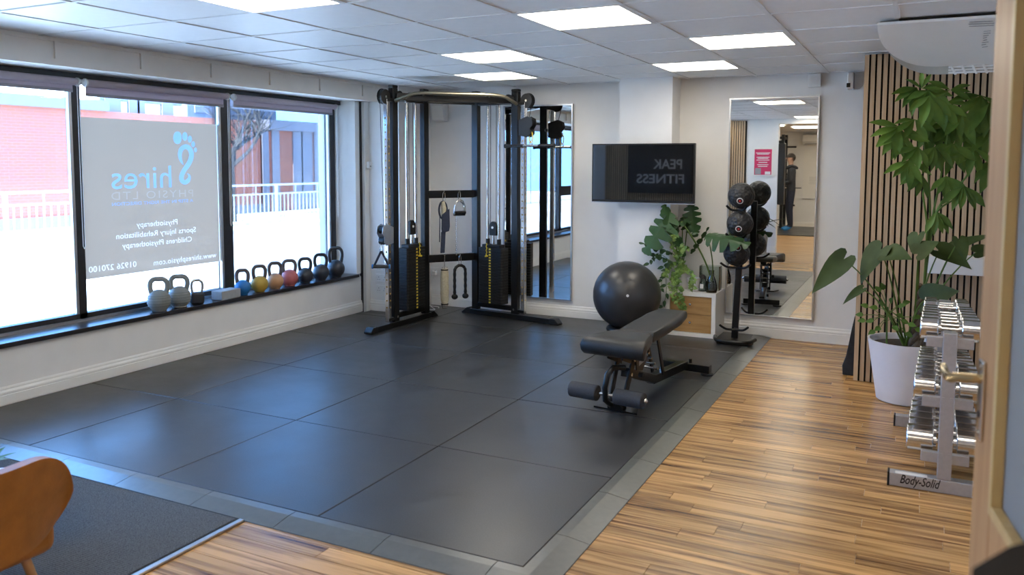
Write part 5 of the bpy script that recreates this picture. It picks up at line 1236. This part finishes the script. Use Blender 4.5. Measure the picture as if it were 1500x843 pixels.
bk_.add(vs1, fs1).build('backrest', m_blk, och, True)
M().box(oc+Vector((0, -.33, .47)), (.44, .42, .07)).build('seat', m_blk, och, bevel=.02); M().beam(oc+Vector((0, -.12, .46)), oc+Vector((0, -.10, .62)), .05, .02).build('spine', m_black, och)
M().cyl(oc+Vector((0, -.33, .07)), oc+Vector((0, -.33, .44)), .025, n=14).build('gas_column', m_black, och, True)
for k in range(5):
    an = k*2*math.pi/5+.3; e_ = oc+Vector((.26*math.cos(an), -.33+.26*math.sin(an), .055)); M().beam(oc+Vector((0, -.33, .085)), e_+Z*.015, .04, .025).build('base_arm', m_black, och); M().cyl(e_+Vector((-.012, 0, -.027)), e_+Vector((.012, 0, -.027)), .0265, n=14).build('castor', m_blackpl, och, True)

# ================================================================== BEHIND THE CAMERA (what the mirrors and the screen show)
rs = struct(M().bb((-5.17, YR+.001, ZF+.12), (-2.79, YR+.012, 2.30)).build('trim_4', MATS['slat_backing']), 'slat panel on the rear wall')
for k in range(59): inst(s0, (-5.15+.04*k, YR+.012, .0), (1, .9, 1), rs).location.z = 0
for o_ in rs.children: o_.scale = (1, .9, .985); o_.location.z = .12*.98 if False else .035
sg = thing('gym_sign', 'black sign with the gym name in grey letters on the rear slat wall', 'sign', (-3.9, YR+.03, 1.0))
M().bb((-4.72, YR+.025, 1.02), (-3.08, YR+.05, 1.97)).build('board', m_sign, sg, bevel=.003)
m_sgt = mat('sign_grey_letters', (.55, .55, .54), .6)
text_obj('lettering', 'PEAK', .235, m_sgt, (-4.12+.13, YR+.0515, 1.455), (-1, 0, 0), (0, 0, 1), sg, width=.52, offset=.004)
text_obj('lettering', 'FITNESS', .225, m_sgt, (-4.125, YR+.0515, 1.20), (-1, 0, 0), (0, 0, 1), sg, width=.86, offset=.004)
M().tube(arc((-3.42, YR+.052, 1.42), .24, R(120), R(240), 14, (-1, 0, 0), (0, 0, 1)), .010, 6).build('logo_arc', m_sgt, sg)
po = thing('framed_poster', 'white framed pink poster on the rear wall, seen in the mirror', 'poster', (-2.5, YR, 1.33))
M().bb((-2.667, YR+.001, 1.330), (-2.329, YR+.018, 1.822)).build('frame', m_white, po, bevel=.003); M().bb((-2.645, YR+.018, 1.352), (-2.351, YR+.0195, 1.80)).build('print', mat('pink_print', (.62, .035, .12), .5, var=.08, scale=8), po)
for k, (zz, w_) in enumerate(((1.735, .24), (1.715, .20), (1.66, .22), (1.64, .18), (1.61, .22), (1.57, .15), (1.53, .19), (1.50, .16))): M().bb((-2.50-w_/2, YR+.0195, zz-.006), (-2.50+w_/2, YR+.0202, zz+.006)).build('printed_line', m_wht, po)
M().bb((-2.63, YR+.0195, 1.36), (-2.53, YR+.0204, 1.47)).build('printed_picture', m_grey, po); M().bb((-2.46, YR+.0195, 1.36), (-2.37, YR+.0204, 1.41)).build('printed_box', m_wht, po)
bp_ = thing('padded_post', 'tall black padded column at the rear wall end, seen in the mirror', 'pad', (-2.19, .13, .82))
M().bb((-2.249, .055, .83), (-2.135, .195, 1.905)).build('pad', m_vinyl, bp_, bevel=.02, seg=3); M().bb((-2.2495, .10, 1.905), (-2.16, .15, 1.95)).build('hanger', m_black, bp_)
gp = Vector((-2.50, .52, ZF)); gpl = thing('grey_planter', 'grey planter with a leafy plant by the rear wall, seen in the mirror', 'plant', gp)
M().lathe([(.002, .0138), (.13, .0138), (.15, .03), (.17, .38), (.155, .38), (.15, .34), (.002, .34)], 28, gp).build('planter', mat('grey_pot', (.24, .24, .23), .7), gpl, True); M().lathe([(.002, .341), (.149, .341), (.002, .35)], 22, gp).build('soil', m_soil, gpl, True)
for k in range(12):
    an = k*2.4; r_ = .16+.05*(k % 3); b_ = gp+Vector((math.cos(an)*r_*.7, math.sin(an)*r_*.5, .55+.07*(k % 4))); e_ = gp+Vector((math.cos(an)*r_*2.0, math.sin(an)*r_*1.0, .50+.07*(k % 5)))
    e_.y = max(e_.y, YR+.05)
    M().tube(bez(gp+Z*.345, gp+Z*.5, b_, 6), .006, 6).build('stalk', m_stem, gpl, True); leaf(gpl, m_phil, heart_pts(b_, e_, Z, .13, .25))
# second room: whiteboard, air conditioner, rack, mats, person
wbd = thing('whiteboard', 'white board on the far wall, seen in the mirror', 'whiteboard', (-2.1, YFAR+.02, .7))
M().bb((-2.64, YFAR+.001, .69), (-1.70, YFAR+.02, 1.90)).build('board', m_white, wbd); M().bb((-2.65, YFAR+.001, .67), (-1.69, YFAR+.03, .69)).build('pen_tray', m_alu, wbd)
for k in range(5): M().bb((-2.50, YFAR+.02, 1.05+.04*k), (-2.50+.2+.1*(k % 3), YFAR+.0208, 1.056+.04*k)).build('pen_line', m_grey, wbd)
a2 = thing('wall_air_conditioner', 'white wall air conditioner in the far room, seen in the mirror', 'air conditioner', (-2.2, YFAR+.1, 2.1))
M().prism([(-2.66, YFAR+.001, 2.02), (-2.66, YFAR+.16, 2.03), (-2.66, YFAR+.21, 2.10), (-2.66, YFAR+.20, 2.26), (-2.66, YFAR+.001, 2.29)], (.85, 0, 0)).build('casing', m_wht, a2, bevel=.01); M().bb((-2.6, YFAR+.165, 2.028), (-1.86, YFAR+.20, 2.045)).build('vent_flap', m_grey, a2)
pr_ = thing('power_rack', 'black power rack with pegs in the far room, seen in the mirror', 'rack', (-3.0, -5.75, ZF))
for x in (-3.01, -3.9):
    for Y in (-5.55, -6.05): M().bb((x-.035, Y-.035, ZF+.013), (x+.035, Y+.035, 2.25)).build('upright', m_black, pr_)
    M().bb((x-.03, -6.014, 2.14), (x+.03, -5.586, 2.20)).build('side_beam', m_black, pr_); M().bb((x-.03, -6.014, ZF+.013), (x+.03, -5.586, ZF+.07)).build('side_foot', m_black, pr_)
M().bb((-3.864, -5.58, 2.14), (-3.046, -5.52, 2.20)).build('cross_beam', m_black, pr_)
for z in (.55, .95, 1.3, 1.95): M().cyl((-2.974, -5.55, z), (-2.70, -5.55, z), .022, n=12).build('peg', m_black, pr_, True)
M().cyl((-3.95, -5.48, .97), (-2.55, -5.48, .97), .014, n=12).build('barbell', m_chrome, pr_, True)
tag(M().bb((-4.2, -6.3, ZF+.0005), (-1.9, -3.6, ZF+.012)).build('exercise_mat', m_rubber), 'dark floor mat in the far room, seen in the mirror', 'mat')
# person: one continuous skinned body
pf_ = Vector((-2.72, -4.95, ZF+.012)); pe = thing('person', 'person in a dark hooded top, navy trousers and blue shoes, arms folded, in the mirror', 'person', pf_)
J = [(0, 0, .94), (0, .0, 1.10), (0, -.01, 1.28), (0, -.01, 1.43), (0, .01, 1.50), (0, .02, 1.57), (.0, .03, 1.665), (0, .02, 1.75),
     (.10, 0, .90), (.11, .02, .50), (.11, -.02, .10), (.115, .10, .035), (.115, .17, .03), (-.10, 0, .90), (-.12, .03, .50), (-.13, -.01, .10), (-.14, .11, .035), (-.15, .18, .03),
     (.19, 0, 1.40), (.25, .03, 1.14), (.06, .20, 1.10), (-.02, .215, 1.12), (-.19, 0, 1.40), (-.25, .03, 1.14), (-.06, .18, 1.17), (.03, .21, 1.19)]
rad = [.135, .135, .145, .12, .06, .052, .092, .06, .095, .068, .045, .042, .032, .095, .068, .045, .042, .032, .065, .05, .036, .028, .065, .05, .036, .028]
ed = [(0, 1), (1, 2), (2, 3), (3, 4), (4, 5), (5, 6), (6, 7), (0, 8), (8, 9), (9, 10), (10, 11), (11, 12), (0, 13), (13, 14), (14, 15), (15, 16), (16, 17), (3, 18), (18, 19), (19, 20), (20, 21), (3, 22), (22, 23), (23, 24), (24, 25)]
for hand, sx in ((21, -1), (25, 1)):   # five fingers per hand
    hx, hy, hz = J[hand]
    for f_ in range(5):
        i0 = len(J); zz = hz+.03-.015*f_
        if f_ == 4: J += [(hx-sx*.01, hy+.02, hz+.035), (hx+sx*.01, hy+.03, hz+.065)]
        else: J += [(hx+sx*.045, hy-.005, zz), (hx+sx*(.085-.006*abs(f_-1)), hy-.025, zz-.004)]
        rad += [.0095, .008]; ed += [(hand, i0), (i0, i0+1)]
me = bpy.data.meshes.new('body'); me.from_pydata([Vector(j) for j in J], ed, []); body = bpy.data.objects.new('body', me); COL.objects.link(body)
md = body.modifiers.new('skin', 'SKIN'); md.use_smooth_shade = True; body.modifiers.new('sub', 'SUBSURF').levels = 2
for i, sv in enumerate(me.skin_vertices[0].data): sv.radius = (rad[i], rad[i]*(.8 if i in (0, 1, 2, 3) else 1)); sv.use_root = (i == 0)
bpy.context.view_layer.update()
me2 = bpy.data.meshes.new_from_object(body.evaluated_get(bpy.context.evaluated_depsgraph_get())); bpy.data.objects.remove(body)
m_skin = mat('skin_tone', (.45, .27, .19), .55, var=.05); m_hood = mat('dark_hoodie', (.022, .025, .032), .9, var=.2, scale=40, bump=.2); m_trs = mat('navy_trousers', (.014, .018, .035), .85, var=.2, scale=40); m_shoe = mat('blue_shoe', (.02, .20, .50), .5)
body = bpy.data.objects.new('body', me2); COL.objects.link(body); body.parent = pe
me2.materials.clear()
for m_ in (m_skin, m_hood, m_trs, m_shoe): me2.materials.append(m_)
for p_ in me2.polygons:
    c = p_.center; p_.use_smooth = True
    hnd = abs(c.x) < .13 and c.y > .165 and 1.0 < c.z < 1.3
    p_.material_index = 3 if c.z < .085 else (2 if c.z < .95 else (0 if c.z > 1.535 or hnd else 1))
mh = M().sphere(pf_+Vector((0, .012, 1.70)), .103, 20, 12, (.93, 1.02, 1.0)); mh.f = [f for f in mh.f if sum(mh.v[i].z for i in f)/len(f)-pf_.z > 1.70 or sum(mh.v[i].y for i in f)/len(f) < pf_.y-.03]
mh.build('hair', mat('dark_hair', (.025, .016, .010), .7, var=.3, scale=80), pe, True)
M().prism([pf_+Vector((-.012, .118, 1.655)), pf_+Vector((.012, .118, 1.655)), pf_+Vector((.008, .112, 1.70)), pf_+Vector((-.008, .112, 1.70))], (0, .022, -.004)).build('nose', m_skin, pe, bevel=.005)
for s_ in (-1, 1):
    M().sphere(pf_+Vector((s_*.035, .112, 1.695)), .011, 10, 8).build('eye', mat('dark_eye', (.03, .02, .015), .3), pe, True); M().sphere(pf_+Vector((s_*.098, .02, 1.675)), .026, 10, 8, (.4, .7, 1)).build('ear', m_skin, pe, True)
M().bb(pf_+Vector((-.022, .112, 1.617)), pf_+Vector((.022, .123, 1.626))).build('mouth', mat('lip', (.30, .12, .10), .5), pe)
M().tube([pf_+Vector((.13*math.cos(t), .0+.11*math.sin(t)-.01, 1.475+.02*math.cos(t*2))) for t in [2*math.pi*i/18 for i in range(18)]], .032, 8, True).build('hood', m_hood, pe, True)

pe.rotation_euler = (0, 0, R(75))

# ------------------------------------------------------------------ pieces that belong to a part hang under that part
def base_name(o): return o.name.split('.')[0]
def centre(o):
    v = o.data.vertices; n = len(v); sel = [v[i].co for i in range(0, n, max(1, n//60))]; return sum(sel, Vector((0, 0, 0)))/max(1, len(sel))
SUB = {'dumbbell': {'collar': 'head', 'end_disc': 'head'}, 'medicine_ball': {'logo_ring': 'shell', 'logo_disc': 'shell', 'logo_centre': 'shell'},
       'cable_machine': {'pulley_axle': 'pulley', 'pin_knob': 'pull_pin', 'post_cap': 'upright', 'rail_holes': 'chrome_rail', 'guide_bush': 'top_plate', 'bolt': 'base_beam', 'carriage_pulley': 'carriage_plate', 'foot_cap': 'foot', 'hook': 'accessory_rail', 'bar_support': 'pull_up_bar'},
       'roller_blind': {'end_bracket': 'roller', 'bottom_bar': 'fabric'}, 'framed_poster': {'printed_line': 'print', 'printed_picture': 'print', 'printed_box': 'print'},
       'gym_sign': {'lettering': 'board', 'logo_arc': 'board'}, 'window_film': {'lettering': 'film', 'toe': 'film', 'footprint_letter': 'film'}, 'whiteboard': {'pen_line': 'board'},
       'weight_bench': {'axle_cap': 'roller_axle', 'badge': 'sector_plate', 'foot_pad': 'rear_foot'}, 'dumbbell_rack': {'foot_cap': 'foot', 'logo_script': 'foot', 'sticker': 'foot'},
       'exercise_ball': {'valve_plug': 'ball_skin'}, 'air_conditioner': {'printed_line': 'bottom_panel', 'louvre': 'body', 'louvre_bar': 'body'}, 'wall_socket': {'pin_slot': 'plate'},
       'motion_sensor': {'front_panel': 'body'}, 'door_contact_sensor': {'lens': 'body'}, 'emergency_lamp': {'lens': 'housing'}, 'wall_speaker': {'grille': 'cabinet'},
       'television': {'bottom_strip': 'casing', 'screen': 'casing'}, 'straight_bar': {'end_collar': 'rod'}, 'triceps_rope': {'end_stop': 'braided_rope'}, 'stirrup_grip': {'end_cap': 'grip'}, 'fleece_pad': {'end_band': 'sleeve'},
       'glass_jar': {'paper_tag': 'glass'}, 'glass_vase': {'murky_water': 'bottle'}, 'person': {'eye': 'body', 'nose': 'body', 'ear': 'body', 'mouth': 'body'}, 'black_chair': {'castor': 'base_arm'}}
for root in [o for o in COL.objects if o.parent is None and base_name(o) in SUB]:
    rules = SUB[base_name(root)]; kids = list(root.children)
    for c_ in kids:
        t_ = rules.get(base_name(c_))
        if not t_: continue
        cand = [k_ for k_ in kids if base_name(k_) == t_]
        if cand: c_.parent = min(cand, key=lambda k_: (centre(k_)-centre(c_)).length)
